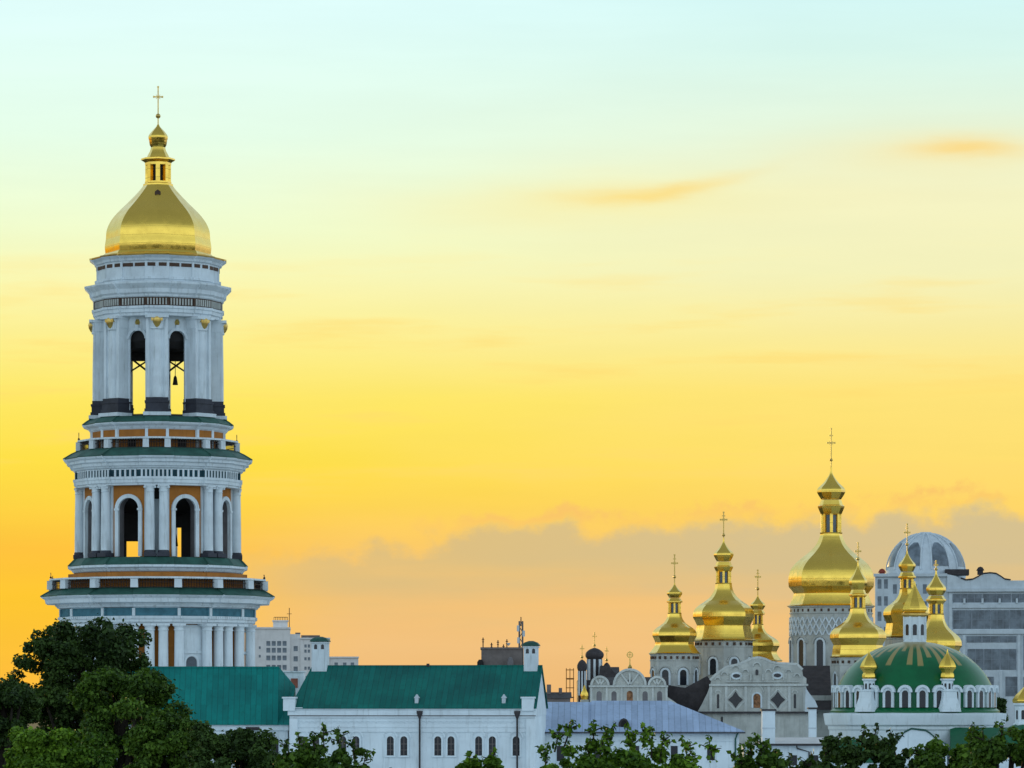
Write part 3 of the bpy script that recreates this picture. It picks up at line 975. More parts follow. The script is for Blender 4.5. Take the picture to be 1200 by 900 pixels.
def drum(T_, px, Y, r, top, bot, n, wins, ww, w0, w1, mt='grey_plaster', round_=False, rot=0.0, parent=None, hood=True, dots=0):
    """drum with arched windows under hoods; wins = angles seen from the front, degrees"""
    kk = Y / F
    x, y = loc_of(T_, px, Y)
    z = lambda p: CZ + (HY - p) * kk
    par = parent or T_.o
    mb = shift(MB(), x, y, rot)
    mb.lathe([(r * 1.0 * kk, z(bot)), (r * kk, z(top + 9)), (r * 1.02 * kk, z(top + 8.5)), (r * 1.02 * kk, z(top + 7.5)), (r * kk, z(top + 7)), (r * kk, z(top + 2)), (r * 1.045 * kk, z(top + .8)), (r * 1.045 * kk, z(top))], n)
    dr = part('drum', mb, mt, par, 40 if round_ else 0)
    ap = r * (1 if round_ else math.cos(PI / n))
    for a in wins:
        aa = rot + R(a)
        sp = w0 + ww / 2
        wf = shift(MB(), x, y, aa).archivolt(0, ww * kk, z(w1), z(sp), 2.3 * kk, -(ap + 1.2) * kk, -(ap - 2.5) * kk, 10)
        o1 = part('window_surround', wf, 'white' if mt == 'white' else 'plaster', dr)
        wf = shift(MB(), x, y, aa).arch_pane(0, ww * kk, z(w1), z(sp), -(ap + .35) * kk, -(ap - 2.5) * kk)
        part('window', wf, 'glass', dr)
    if hood and wins:
        mb = MB()
        for a in wins:
            shift(mb, x, y, rot + R(a)).archivolt(0, ww * 1.9 * kk, z(w0 + ww * .9), z(w0 + ww * .55), 1.5 * kk, -(ap + 1.5) * kk, -(ap - 2) * kk, 10, jambs=False)
        part('hood_moulds', mb, mt, dr)
    if dots:
        mb = shift(MB(), x, y, rot)
        for j in range(dots):
            shift(mb, x, y, rot + (j + .5) * 2 * PI / dots).box(-1.2 * kk, 1.2 * kk, -(r + .15) * kk, -(r - 4) * kk if round_ else -(r * .9) * kk, z(top + 6.4), z(top + 3.2))
        shift(mb, x, y, rot).lathe([(r * .93 * kk, z(top + 6.2)), (r * .93 * kk, z(top + 3.4))], n)
        part('frieze_niches', mb, 'brown', dr)
    return dr


# ================================================================== CATHEDRAL
CA = Thing('cathedral', 'pale stone cathedral crowded with gilded pear domes, behind the green dome', 'cathedral', 890, 545, rz=R(-3.0))
CO_ = CA.o
ck = CA.k


def C_(px, py, Y=545):
    x, y = loc_of(CA, px, Y)
    return x, y, CZ + (HY - py) * Y / F


RT = 0.0
# (px, depth, dome numbers)
drum(CA, 790.5, 543, 28.5, 766, 812, 8, (-67.5, -22.5, 22.5, 67.5), 8.5, 785, 803, rot=RT, dots=24)
gold_dome(CA, 790.5, 543, 650, 660, 676, 684, 696, 9, 705, 9.3, 707, 719, 7.2, 745, 26, 765.5, 30.5, RT, cross_w=3.2)
drum(CA, 848, 550, 34, 750, 815, 8, (-67.5, -22.5, 22.5, 67.5), 8, 772, 791, rot=RT, dots=24)
gold_dome(CA, 848, 550, 600, 609, 627, 634, 651, 11.6, 664.5, 11, 670, 684, 8.6, 723, 36, 750, 38, RT, cross_w=3.6)
drum(CA, 888, 566, 25, 776, 815, 8, (-22.5, 22.5), 7, 786, 800, rot=RT)
gold_dome(CA, 888, 566, 668, 676, 690, 698, 710, 8.8, 719, 8.6, 721, 732, 5.8, 757, 25.5, 774, 29, RT, cross_w=3.0)
drum(CA, 974, 562, 48, 711, 815, 24, (-107, -77, -47, -17, 13, 43, 73), 8, 750, 781, round_=True, rot=RT, dots=36)
gold_dome(CA, 974, 562, 502, 519, 539, 553, 577, 16.6, 593.5, 15.6, 603, 625, 11.6, 687, 50, 710, 52, RT, cross_w=4.2)
drum(CA, 1005.5, 540, 31, 771, 835, 8, (-67.5, -22.5, 22.5), 7, 789, 806, rot=RT, dots=24)
gold_dome(CA, 1005.5, 540, 636, 646, 655, 661, 684, 10.8, 697, 10.6, 700, 713, 8.2, 748, 33, 769.5, 33, RT, cross_w=3.0)
drum(CA, 1063, 572, 26, 748, 815, 8, (-22.5, 22.5), 6, 760, 775, rot=RT)
gold_dome(CA, 1063, 572, 614, 624, 638, 647, 664, 10, 676, 10.3, 679, 690, 7.6, 721, 28, 746, 29, RT, cross_w=3.0)
drum(CA, 1097, 556, 27, 778, 815, 8, (-22.5, 22.5), 6, 785, 798, rot=RT)
gold_dome(CA, 1097, 556, 657, 662, 667, 671, 692, 11.6, 703, 11.8, 708, 720, 8.2, 757, 30, 776, 30, RT, cross_w=1.6)
# lattice brickwork on the main drum
kk = 562 / F
x, y = loc_of(CA, 974, 562)
mb = MB()
zc = lambda p: CZ + (HY - p) * kk
for row in range(3):
    for j in range(40):
        a = RT + (j + .5 * (row % 2)) * 2 * PI / 40
        shift(mb, x, y, a)
        cz_ = 724 + row * 7
        for s in (-1, 1):
            mb.bar((0, -48.5 * kk, zc(cz_)), (s * 3.7 * kk, -48.5 * kk, zc(cz_ + 7)), 1.5 * kk)
part('lattice_band', mb, 'plaster', CO_)

# body with cross-gabled roofs
mb = MB()
x0, y0, _ = C_(812, 800, 548)
x1, _, _ = C_(1110, 800, 548)
mb.box(x0, x1, y0 - 4, y0 + 36, 0, CA.Z(815))
part('body', mb, 'grey_plaster', CO_)
mb = MB()
for (pa, pb, rp, ep, Yr, dep) in ((775, 850, 795, 822, 541, 18), (925, 975, 779, 832, 541, 22), (975, 1110, 800, 826, 552, 24)):
    xa, ya, _ = C_(pa, 0, Yr)
    xb, _, _ = C_(pb, 0, Yr)
    zr, ze = CZ + (HY - rp) * Yr / F, CZ + (HY - ep) * Yr / F
    mb.prism_x([(ya, ze), (ya + dep, ze), (ya + dep / 2, zr)], xa, xb)
part('roof', mb, 'slate', CO_)

vx, vy, _ = C_(800, 0, 535)
mb = MB().prism_y([(C_(a_, 0, 536)[0], C_(0, b_, 536)[2]) for a_, b_ in ((792, 842), (818, 842), (836, 803), (829, 792), (818, 798), (803, 806), (783, 803), (781, 815), (785, 830))], vy, vy + 5)
part('valley_roof', mb, 'slate', CO_)

# --- central baroque gable front
YF = 533


def FP(px, py):
    x_, y_ = loc_of(CA, px, YF)
    return (x_, CZ + (HY - py) * YF / F)


yf = loc_of(CA, 888, YF)[1]
fk = YF / F


def curve_out(pts):
    """anticlockwise from the front: given left-to-right along the bottom, then right-to-left over the top"""
    return [FP(a, b) for a, b in pts]


low = curve_out([(816.5, 836), (957, 836), (952, 826), (946, 814), (944.5, 803), (832, 803), (829, 812), (823, 824)])
mb = MB().prism_y(low, yf, yf + 1.2)
top = curve_out([(832, 803.2), (945, 803.2), (945, 795), (941, 792), (940, 785), (934, 779), (925, 778.5), (912, 778), (904, 776.5), (897, 773), (889, 771), (880, 772.5), (873, 776), (865, 779.5), (852, 782), (846, 786), (838, 792), (834, 796)])
mb.prism_y(top, yf + .15, yf + 1.1)
fac = part('gable', mb, 'grey_plaster', CO_)
mb = MB()
a, b = FP(831, 803.8), FP(947, 801.6)
mb.box(a[0], b[0], yf - .35, yf + .3, a[1], b[1])
mb.box(FP(851, 0)[0], FP(936, 0)[0], yf - .1, yf + .3, FP(0, 799.5)[1], FP(0, 798.7)[1])
for pts in ([(832, 797), (838, 791), (846, 785), (852, 781), (865, 778.7), (873, 775.2), (880, 771.7), (889, 770.2), (897, 772.2), (904, 775.7), (912, 777.2), (925, 777.7), (934, 778.2), (940.6, 784.5)],):
    for p, q in zip(pts, pts[1:]):
        P0, P1 = FP(*p), FP(*q)
        mb.bar((P0[0], yf + .25, P0[1]), (P1[0], yf + .25, P1[1]), 0.30)
for px in (833, 851, 874, 901, 925, 943):
    q0, q1 = FP(px - 1.6, 834), FP(px + 1.6, 804)
    mb.box(q0[0], q1[0], yf - .12, yf + .2, q0[1], q1[1])
part('gable_cornice', mb, 'pale_stone', fac)
a, b = FP(815, 836.2), FP(958, 833.8)
part('string_course', MB().box(a[0], b[0], yf - .45, yf + .4, a[1], b[1]), 'slate', fac, label='dark string course')
mb = MB().box(FP(818, 0)[0], FP(955, 0)[0], yf + .3, yf + 16, 0, FP(0, 836)[1])
part('wall', mb, 'grey_plaster', CO_, label='rough grey lower wall')
for px in (862, 911.5):
    c0, c1 = FP(px, 820)
    q = 8.6 * fk
    dm = MB().prism_y([(c0 - q, c1), (c0 - q * .45, c1 - q * .5), (c0, c1 - q * 1.15), (c0 + q * .45, c1 - q * .5), (c0 + q, c1), (c0 + q * .45, c1 + q * .5), (c0, c1 + q * 1.15), (c0 - q * .45, c1 + q * .5)], yf - .06, yf + .1)
    part('quatrefoil_window', dm, 'glass', fac)
for px, w, t, b_ in ((841.5, 2.6, 814.5, 830), (931.5, 2.6, 814.5, 830)):
    q0 = FP(px, 0)[0]
    part('slit_window', MB().arch_pane(q0, w * fk, FP(0, b_)[1], FP(0, t)[1], yf - .06, yf + .1), 'glass', fac)
q0 = FP(887, 0)[0]
part('niche_surround', MB().archivolt(q0, 8.4 * fk, FP(0, 829.5)[1], FP(0, 817)[1], 2 * fk, yf - .2, yf + .1), 'plaster', fac)
part('icon_niche', MB().arch_pane(q0, 8.4 * fk, FP(0, 829.5)[1], FP(0, 817)[1], yf - .05, yf + .1), 'icon', fac)
for px, py in ((863, 792), (911, 791.5)):
    c0, c1 = FP(px, py)
    part('oculus_surround', MB().prism_y([(c0 + 6.6 * fk * math.cos(R(t)), c1 + 4.4 * fk * math.sin(R(t))) for t in range(0, 360, 24)], yf - .02, yf + .2), 'plaster', fac)
    part('oculus', MB().prism_y([(c0 + 4.4 * fk * math.cos(R(t)), c1 + 2.3 * fk * math.sin(R(t))) for t in range(0, 360, 30)], yf - .07, yf + .2), 'glass', fac)
q0 = FP(887, 0)[0]
part('niche_window', MB().arch_pane(q0, 3.2 * fk, FP(0, 791)[1], FP(0, 786)[1], yf - .02, yf + .2), 'glass', fac)
mb = MB()
for px in (862, 911.5):
    c0, c1 = FP(px, 820)
    for r0, r1 in (((-11.5, 0), (0, 13)), ((0, 13), (11.5, 0)), ((11.5, 0), (0, -13)), ((0, -13), (-11.5, 0))):
        mb.bar((c0 + r0[0] * fk, yf - .02, c1 + r0[1] * fk), (c0 + r1[0] * fk, yf - .02, c1 + r1[1] * fk), .16)
for px, py, w in ((841, 797, 5), (849, 791, 6), (873.5, 788, 6), (887, 781, 8), (900.5, 788, 6), (924, 788, 6), (934, 793, 6), (862, 785, 9), (911, 785, 9), (841.5, 812, 5.5), (931.5, 812, 5.5), (887, 811, 14)):
    c0, c1 = FP(px, py)
    mb.archivolt(c0, w * fk, c1, c1, 1.2 * fk, yf - .14, yf + .2, 10, jambs=False)
for px in (856, 868, 880, 894, 906, 918):
    q0, q1 = FP(px - .7, 797.5), FP(px + .7, 790)
    mb.box(q0[0], q1[0], yf - .1, yf + .2, q0[1], q1[1])
part('relief', mb, 'pale_stone', fac)
# volute and pale buttress at the right of the gable
mb = MB().prism_y([FP(943, 834), FP(956, 834), FP(958, 828), FP(955, 821), (FP(948, 812)), FP(944, 806)], yf - .6, yf + .5)
part('volute', mb, 'concrete', fac)
for px, py, w in ((846, 842, 2.6), (858, 857, 5), (857.5, 866, 3)):
    q0 = FP(px, 0)[0]
    part('window', MB().arch_pane(q0, w * fk, FP(0, py + 5)[1], FP(0, py - 1)[1], yf + .22, yf + .4), 'glass', CO_)

# --- chapel gable at the left: three lobes over a niche arcade
YG = 528


def GP(px, py):
    x_, y_ = loc_of(CA, px, YG)
    return (x_, CZ + (HY - py) * YG / F)


yg = loc_of(CA, 748, YG)[1]
gk = YG / F
out = [(691, 850), (812, 850), (806, 838), (799, 829), (790, 822), (781, 816), (780, 803)]


def lobe(c, r, base):
    return [(c + r * math.cos(R(t)), base - r * .92 * math.sin(R(t))) for t in range(0, 181, 15)]


out += lobe(770, 10.5, 803) + [(758.5, 803)] + [(738 + 19.5 * math.cos(R(t)), 803 - 18.5 * math.sin(R(t))) for t in range(0, 181, 12)] + [(717.5, 803)] + lobe(703, 11, 803) + [(691, 803)]
mb = MB().prism_y([GP(a, b) for a, b in out], yg, yg + 1.4)
cg = part('lobed_gable', mb, 'grey_plaster', CO_)
mb = MB()
for c, r in ((703, 11), (738, 19.5), (770, 10.5)):
    c0, c1 = GP(c, 803)
    mb.archivolt(c0, 2 * (r - 2.2) * gk, c1, c1, 2.6 * gk, yg - .3, yg + .2, 14, jambs=False)
    for s in (-1, 0, 1):
        mb.bar((c0, yg - .05, c1), (c0 + s * r * .55 * gk, yg - .05, c1 + r * .72 * gk), .22)
q0, q1 = GP(690, 805.2), GP(783, 803.2)
mb.box(q0[0], q1[0], yg - .35, yg + .2, q0[1], q1[1])
for px in (693, 711, 728.5, 747.5, 765, 781):
    a, b = GP(px - 1.2, 832), GP(px + 1.2, 805)
    mb.box(a[0], b[0], yg - .15, yg + .2, a[1], b[1])
part('gable_mouldings', mb, 'pale_stone', cg)
for px, mt_, w in ((702, 'reveal', 6), (719.5, 'reveal', 6), (738, 'icon', 7), (756, 'reveal', 6), (773, 'reveal', 6)):
    c0 = GP(px, 0)[0]
    part('niche', MB().arch_pane(c0, w * gk, GP(0, 822)[1], GP(0, 813)[1], yg - .03, yg + .3), mt_, cg)
c0, c1 = GP(738, 803)
part('lunette', MB().arch_pane(c0, 5 * gk, GP(0, 801.5)[1], GP(0, 798.5)[1], yg - .08, yg + .3), 'glass', cg)
zt = GP(0, 785)[1]
sm = MB()
sm.v, sm.f = [], []
sm.M = Matrix.Translation((c0, yg + .7, 0))
sm.bar((0, 0, zt - .3), (0, 0, GP(0, 772)[1]), .14)
sm.lathe([(.1, zt), (.3, zt + .35), (.1, zt + .7)], 8)
cc = GP(0, 767.3)[1]
for i in range(16):
    a0, a1 = 2 * PI * i / 16, 2 * PI * (i + 1) / 16
    sm.bar((.36 * math.cos(a0), 0, cc + .36 * math.sin(a0)), (.36 * math.cos(a1), 0, cc + .36 * math.sin(a1)), .13)
sm.bar((0, 0, cc - .5), (0, 0, cc + .5), .10)
sm.bar((-.42, 0, cc), (.42, 0, cc), .10)
part('finial_cross', sm, 'old_gold', cg)
mb = MB()
xa, ya = loc_of(CA, 693, YG + 1.5)
xb, yb = loc_of(CA, 782, YG + 1.5)
mb.prism_x([(yg + 1.41, GP(0, 838)[1]), (yg + 13, GP(0, 838)[1]), (yg + 13, GP(0, 804)[1]), (yg + 6, GP(0, 793)[1]), (yg + 1.41, GP(0, 804)[1])], xa, xb)
mb.box(loc_of(CA, 776, YG)[0], loc_of(CA, 815, YG)[0], yg + 1.41, yg + 14, 0, GP(0, 838)[1])
part('chapel_roof', mb, 'slate', CO_)
mb = MB().box(xa, xb, yg + .2, yg + 12.8, 0, GP(0, 838.2)[1])
part('chapel_wall', mb, 'grey_plaster', CO_)

# ================================================================== REFECTORY CHURCH with the green dome
RC = Thing('refectory_church', 'white church with a low green dome, gilt rays and an arcaded drum', 'church', 1072, 492, rz=R(-5.5))
rk = RC.k
rz_ = RC.Z
RO = RC.o
dome_p = spline([(91, 806), (88.5, 801), (83, 791.5), (74.5, 781), (62, 770), (46, 761), (28, 755), (14, 752.5)], 40)
part('dome', MB().lathe([(r * rk, rz_(y)) for r, y in dome_p], 64), 'dome_green', RO, 30)
DR = part('drum', MB().lathe([(93, 0)][:0] + [(92.5 * rk, rz_(834)), (92.5 * rk, rz_(806)), (90 * rk, rz_(805))], 64), 'church_green', RO, 30)
NA = 30
awall = MB().archivolt(0, 7.2 * rk, rz_(829), rz_(813), 3.0 * rk, -95.4 * rk, -90 * rk, 12).mesh('window_surround', M['white'])
apane = MB().arch_pane(0, 7.2 * rk, rz_(829), rz_(813), -95.3 * rk, -90 * rk).mesh('window', M['glass'])
ahood = MB().archivolt(0, 11.0 * rk, rz_(814), rz_(811.6), 3.0 * rk, -97.6 * rk, -86 * rk, 12, jambs=False).arch_pane(0, 11.7 * rk, rz_(814), rz_(811.6), -95.2 * rk, -86 * rk).mesh('arch_gable', M['white'])
for i in range(NA):
    a = (i + .43) * 2 * PI / NA
    su = ob('window_surround', awall, RO, (0, 0, 0), a)
    ob('window', apane, RO, (0, 0, 0), a)
    ob('arch_gable', ahood, RO, (0, 0, 0), a)
part('green_band', MB().lathe([(99 * rk, rz_(835.5)), (99 * rk, rz_(833)), (95 * rk, rz_(830)), (92 * rk, rz_(829.5))], 64), 'dome_green', RO, 30)
# the lantern
mb = MB().lathe([(14.5 * rk, rz_(753.5)), (14.5 * rk, rz_(751)), (13.4 * rk, rz_(750)), (13.4 * rk, rz_(722))], 8, PI / 8)
la = part('lantern', mb, 'white', RO)
for j in range(8):
    a = j * PI / 4
    pm = MB()
    pm.M = RZ(a)
    pm.arch_pane(0, 4.6 * rk, rz_(744.5), rz_(734), -12.75 * rk, -11 * rk)
    part('window', pm, 'glass', la)
pm = MB()
for j in range(8):
    pm.M = RZ((j + .5) * PI / 4)
    pm.box(-1.3 * rk, 1.3 * rk, -14.2 * rk, -12 * rk, rz_(750), rz_(722.5))
part('lantern_pilasters', pm, 'white', la)
part('lantern_cornice', MB().lathe([(14 * rk, rz_(723)), (16.6 * rk, rz_(721)), (16.6 * rk, rz_(719)), (13 * rk, rz_(717.5))], 8, PI / 8), 'old_gold', la)
cap_ = spline([(14.6, 716), (15.2, 714), (12.6, 707), (8.6, 700), (4.6, 692.5), (1.6, 686.5), (.5, 681)], 26)
part('gilt_cap', MB().lathe([(12.5 * rk, rz_(718.5))] + [(r * rk, rz_(y)) for r, y in cap_], 8, PI / 8), 'gold', la, 28)
# four little gilt-capped turrets round the drum
tb = MB().loft([[(sx * w * rk, sy * w * rk, rz_(y)) for sx, sy in ((-1, -1), (1, -1), (1, 1), (-1, 1))] for w, y in ((12, 834), (11.6, 830), (8.6, 818), (8.2, 811), (9.0, 810.5), (9, 809.5), (7.5, 809))]).mesh('base', M['white'])
tdr = MB().lathe([(6.6 * rk, rz_(809)), (6.6 * rk, rz_(799)), (8.4 * rk, rz_(797.5)), (8.4 * rk, rz_(796))], 8, PI / 8).mesh('turret_drum', M['white'])
twn = MB()
for j in range(8):
    twn.M = RZ(j * PI / 4)
    twn.arch_pane(0, 2.6 * rk, rz_(808), rz_(802.5), -6.3 * rk, -5.5 * rk, 6)
twn = twn.mesh('openings', M['glass'])
tg = MB().lathe([(7 * rk, rz_(796)), (8.2 * rk, rz_(794)), (8.0 * rk, rz_(791)), (6.8 * rk, rz_(789)), (8.5 * rk, rz_(785.6))], 8)
tg.lathe([(9 * rk, rz_(785.6))] + [(r * rk, rz_(y)) for r, y in spline([(10.2, 784), (10.3, 781.5), (7.8, 776), (4.2, 771), (1.4, 767), (.4, 762)], 18)], 8)
tg = tg.mesh('gilt_cap', M['gold'], 28)
for aa_ in (23.5, -34.5, 145, 203):
    a = R(aa_)
    p = RZ(a) @ Vector((0, -93 * rk, 0))
    t_o = ob('turret', tb, RO, p, a)
    ob('turret_drum', tdr, t_o)
    ob('opening_row', twn, t_o)
    ob('gilt_cap', tg, t_o)
# body: octagonal block with a deep white cornice
mb = MB().lathe([(96, 0)][:0] + [(103 * rk, 0), (103 * rk, rz_(856)), (104.5 * rk, rz_(854)), (104.5 * rk, rz_(851)), (108 * rk, rz_(849)), (110 * rk, rz_(838)), (110 * rk, rz_(836)), (98 * rk, rz_(835))], 12, PI / 12)
part('wall', mb, 'white', RO)
# low aisle with green roofs round the block
mb = MB()
mb.prism_x([(-150 * rk, rz_(884)), (-90 * rk, rz_(884)), (-90 * rk, rz_(852))], 40 * rk, 140 * rk)
part('aisle_roof', mb, 'church_green', RO)
mb = MB()
mb.prism_x([(-140 * rk, rz_(892)), (-90 * rk, rz_(892)), (-90 * rk, rz_(866))], -120 * rk, -22 * rk)
part('aisle_roof', mb, 'church_green', RO)
mb = MB().box(41 * rk, 139 * rk, -148 * rk, -90 * rk, 0, rz_(884.2)).box(-119 * rk, -23 * rk, -138 * rk, -90 * rk, 0, rz_(892.2))
part('aisle_wall', mb, 'white', RO)
# white curved pediment of the porch
ped = [(-22, 895), (36, 895), (36, 872), (30, 869), (24, 866), (18, 860), (12, 856), (-4, 854), (-12, 858), (-18, 866), (-22, 870)]
part('porch_pediment', MB().prism_y([(a * rk, rz_(b)) for a, b in ped], -142 * rk, -100 * rk), 'white', RO)
part('porch_roof', MB().prism_y([(-24 * rk, rz_(871.2)), (-18 * rk, rz_(866.2)), (-12 * rk, rz_(858.2)), (-4 * rk, rz_(854.2)), (12 * rk, rz_(856.2)), (18 * rk, rz_(860.2)), (24 * rk, rz_(866.2)), (36 * rk, rz_(872.2)), (36 * rk, rz_(870.4)), (24 * rk, rz_(864.4)), (18 * rk, rz_(858)), (12 * rk, rz_(854)), (-4 * rk, rz_(852.2)), (-12 * rk, rz_(856)), (-18 * rk, rz_(864)), (-24 * rk, rz_(869.4))], -143 * rk, -99 * rk), 'skirt_green', RO)

# small turret of another chapel at the right edge of the view
TU = Thing('chapel', 'small white turreted chapel with a gilt cap and green roof at the right edge', 'chapel', 1202, 478)
tk = TU.k
mb = MB().lathe([(15 * tk, TU.Z(851)), (15 * tk, TU.Z(848)), (12.5 * tk, TU.Z(847)), (12.5 * tk, TU.Z(828)), (15 * tk, TU.Z(826)), (15 * tk, TU.Z(824))], 8)
td = part('drum', mb, 'white', TU.o)
for a in F8:
    pm = MB()
    pm.M = RZ(a)
    pm.arch_pane(0, 4 * tk, TU.Z(843), TU.Z(834), -11.75 * tk, -10 * tk)
    part('window', pm, 'glass', td)
cp = spline([(15, 823.5), (15.6, 820.5), (12, 815), (6.5, 809.5), (2, 804.5), (.5, 799)], 22)
part('gilt_cap', MB().lathe([(13 * tk, TU.Z(825))] + [(r * tk, TU.Z(y)) for r, y in cp], 8), 'gold', td, 28)
part('roof', MB().lathe([(60 * tk, TU.Z(882)), (34 * tk, TU.Z(858)), (14 * tk, TU.Z(849))], 8, PI / 8), 'church_green', TU.o)
part('wall', MB().lathe([(56 * tk, 0), (56 * tk, TU.Z(882))], 8, PI / 8), 'white', TU.o)


# ================================================================== LONG WHITE BUILDING WITH GREEN ROOF
def chimney(T_, X, Zf, x0, x1, ytop, ybot, d0, d1, mt='white'):
    kk = T_.k
    mb = MB().box(x0, x1, d0, d1, Zf(ybot), Zf(ytop + 6))
    mb.box(x0 - .12, x1 + .12, d0 - .12, d1 + .12, Zf(ytop + 8), Zf(ytop + 6.8))
    c = part('chimney', mb, mt, T_.o)
    xm, ym = (x0 + x1) / 2, (d0 + d1) / 2
    w, d = (x1 - x0) / 2 + .18, (d1 - d0) / 2 + .18
    cp = MB().loft([[(xm + sx * w * f, ym + sy * d * f, z_) for sx, sy in ((-1, -1), (1, -1), (1, 1), (-1, 1))] for f, z_ in ((1.0, Zf(ytop + 6)), (1.0, Zf(ytop + 5)), (.75, Zf(ytop + 2)), (.25, Zf(ytop)))])
    part('cap', cp, 'skirt_green', c)
    for s in (-.42, .42):
        q = xm + s * (x1 - x0) * .55
        part('vent_opening', MB().arch_pane(q, .34, Zf(ytop + 15), Zf(ytop + 11), d0 - .02, d0 + .1, 6), 'glass', c)
    return c


A6 = -6.0
LB = Thing('residence_building', 'long white two-storey building with dark green roof and paired arched windows', 'building', 627, 450, rz=R(A6))
lk = LB.k / math.cos(R(A6))
lx = lambda p: (p - 627) * lk
lz = LB.Z
DEP = 12.5
mb = MB()
mb.box(lx(338), 0, 0, DEP, 0, lz(838))
mb.box(lx(338), 0, -.12, 0.02, lz(858), lz(854.5))
wall = part('wall', mb, 'white', LB.o)
# right gable wall
gw = MB().prism_x([(0.05, lz(840)), (DEP - .05, lz(838)), (DEP - .05, lz(832)), (DEP / 2, lz(783)), (0.05, lz(830))], -.6, 0.06)
part('gable_wall', gw, 'plaster', wall)
mb = MB()
mb.box(lx(336), .12, -.30, .05, lz(838.2), lz(831.5))
mb.box(lx(336), .12, -.48, .05, lz(831.5), lz(829))
mb.box(lx(338), .05, -.22, .05, lz(841), lz(839.4))
part('cornice', mb, 'white', wall)
fz = MB()
for i in range(41):
    px = 345 + i * 6.6
    if abs(px - 492) < 4: continue
    fz.archivolt(lx(px), 4.6 * lk, lz(849), lz(847.5), .9 * lk, -.09, .02, 6, jambs=False)
fz.box(lx(340), 0, -.08, .02, lz(852.6), lz(851))
part('frieze_arches', fz, 'white', wall)
part('gutter', MB().box(lx(338), .1, -.26, -.1, lz(839.4), lz(838.4)), 'reveal', wall)
mb = MB()
mb.prism_x([(-.55, lz(829.2)), (DEP / 2, lz(779.5)), (DEP + .5, lz(829.2)), (DEP + .5, lz(830.5)), (DEP / 2, lz(781.5)), (-.55, lz(830.5))], lx(354), .22)
E0, E1, ze, zr = lx(354), lx(338), lz(830.5), lz(779.5)
mb.add([(E0, -.55, ze), (E1, -.55, ze), (E1, DEP + .5, ze), (E0, DEP + .5, ze), (E0, DEP / 2, zr)], [(1, 0, 4), (2, 1, 4), (3, 2, 4), (0, 1, 2, 3), (0, 3, 4)])
rf = part('roof', mb, 'green_roof', LB.o)
mb = MB().box(lx(354), .22, DEP / 2 - .12, DEP / 2 + .12, lz(780.6), lz(778.6))
part('ridge_cap', mb, 'green_roof', rf)
for px in (487.5, 590):
    y_ = -.55 + (828 - 820) / 50 * (DEP / 2) - .2
    vm = MB().box(lx(px) - .2, lx(px) + .2, y_ - .1, y_ + .8, lz(826), lz(818))
    vm.prism_y([(lx(px) - .3, lz(818)), (lx(px) + .3, lz(818)), (lx(px), lz(813.5))], y_ - .15, y_ + .8)
    part('roof_vent', vm, 'concrete', rf)
part('roof_vent', MB().box(lx(493) - .15, lx(493) + .15, DEP / 2 - .2, DEP / 2 + .2, lz(780.5), lz(776.8)), 'slate', rf)
for p0, p1 in ((612, 626), (331, 345)):
    pm = MB().box(lx(p0), lx(p1), -.6, .5, lz(833), lz(818.5)).box(lx(p0) - .12, lx(p1) + .12, -.72, .6, lz(818.5), lz(816.5))
    part('parapet_block', pm, 'white', wall)
pm = MB()
for p0, p1 in ((617, 627), (338, 347)):
    part('corner_pilaster', MB().box(lx(p0), lx(p1) + .05, -.28, 0.02, 0, lz(842)), 'white', wall)
win_px = [353, 369, 401, 416.5, 457, 473, 513, 528.5, 561, 577, 605]
ws_mesh = MB().archivolt(0, 8.2 * lk, lz(885.5), lz(867), 1.9 * lk, -.16, .02, 10)
ws_mesh.box(-6.5 * lk, 6.5 * lk, -.24, .02, lz(887.5), lz(885.6))
ws_mesh.archivolt(0, 14.5 * lk, lz(866), lz(864.5), 1.5 * lk, -.13, .02, 10, jambs=False)
ws_mesh = ws_mesh.mesh('window_surround', M['white'])
wp_mesh = MB().arch_pane(0, 8.2 * lk, lz(885.5), lz(867), -.05, .02).mesh('window', M['glass'])
wb = MB().box(-.03, .03, -.08, -.04, lz(885.5), lz(863.2))
for zz in (872, 879):
    wb.box(-4 * lk, 4 * lk, -.085, -.045, lz(zz) - .025, lz(zz) + .025)
wb_mesh = wb.mesh('glazing_bars', M['grey_block'])
for px in win_px:
    for zoff, nm in ((0, ''), (-50 * lk, '')):
        w_ = ob('window', wp_mesh, wall, (lx(px), 0, zoff))
        ob('window_surround', ws_mesh, wall, (lx(px), 0, zoff))
        ob('glazing_bars', wb_mesh, wall, (lx(px), 0, zoff))
for px in (492, 606.5):
    dm = MB().tube([(lx(px), -.35, lz(836)), (lx(px), -.35, lz(900)), (lx(px), -.35, .3)], [.11, .11, .11])
    dm.lathe([(.12, lz(842)), (.34, lz(836)), (.36, lz(833))], 8, 0, lx(px), -.35)
    part('drainpipe', dm, 'slate', wall)
chimney(LB, lx, lz, lx(355), lx(373), 744.5, 800, DEP / 2 - .9, DEP / 2 + .9, 'plaster')
chimney(LB, lx, lz, lx(608), lx(624), 750, 800, DEP / 2 - .9, DEP / 2 + .7, 'plaster')

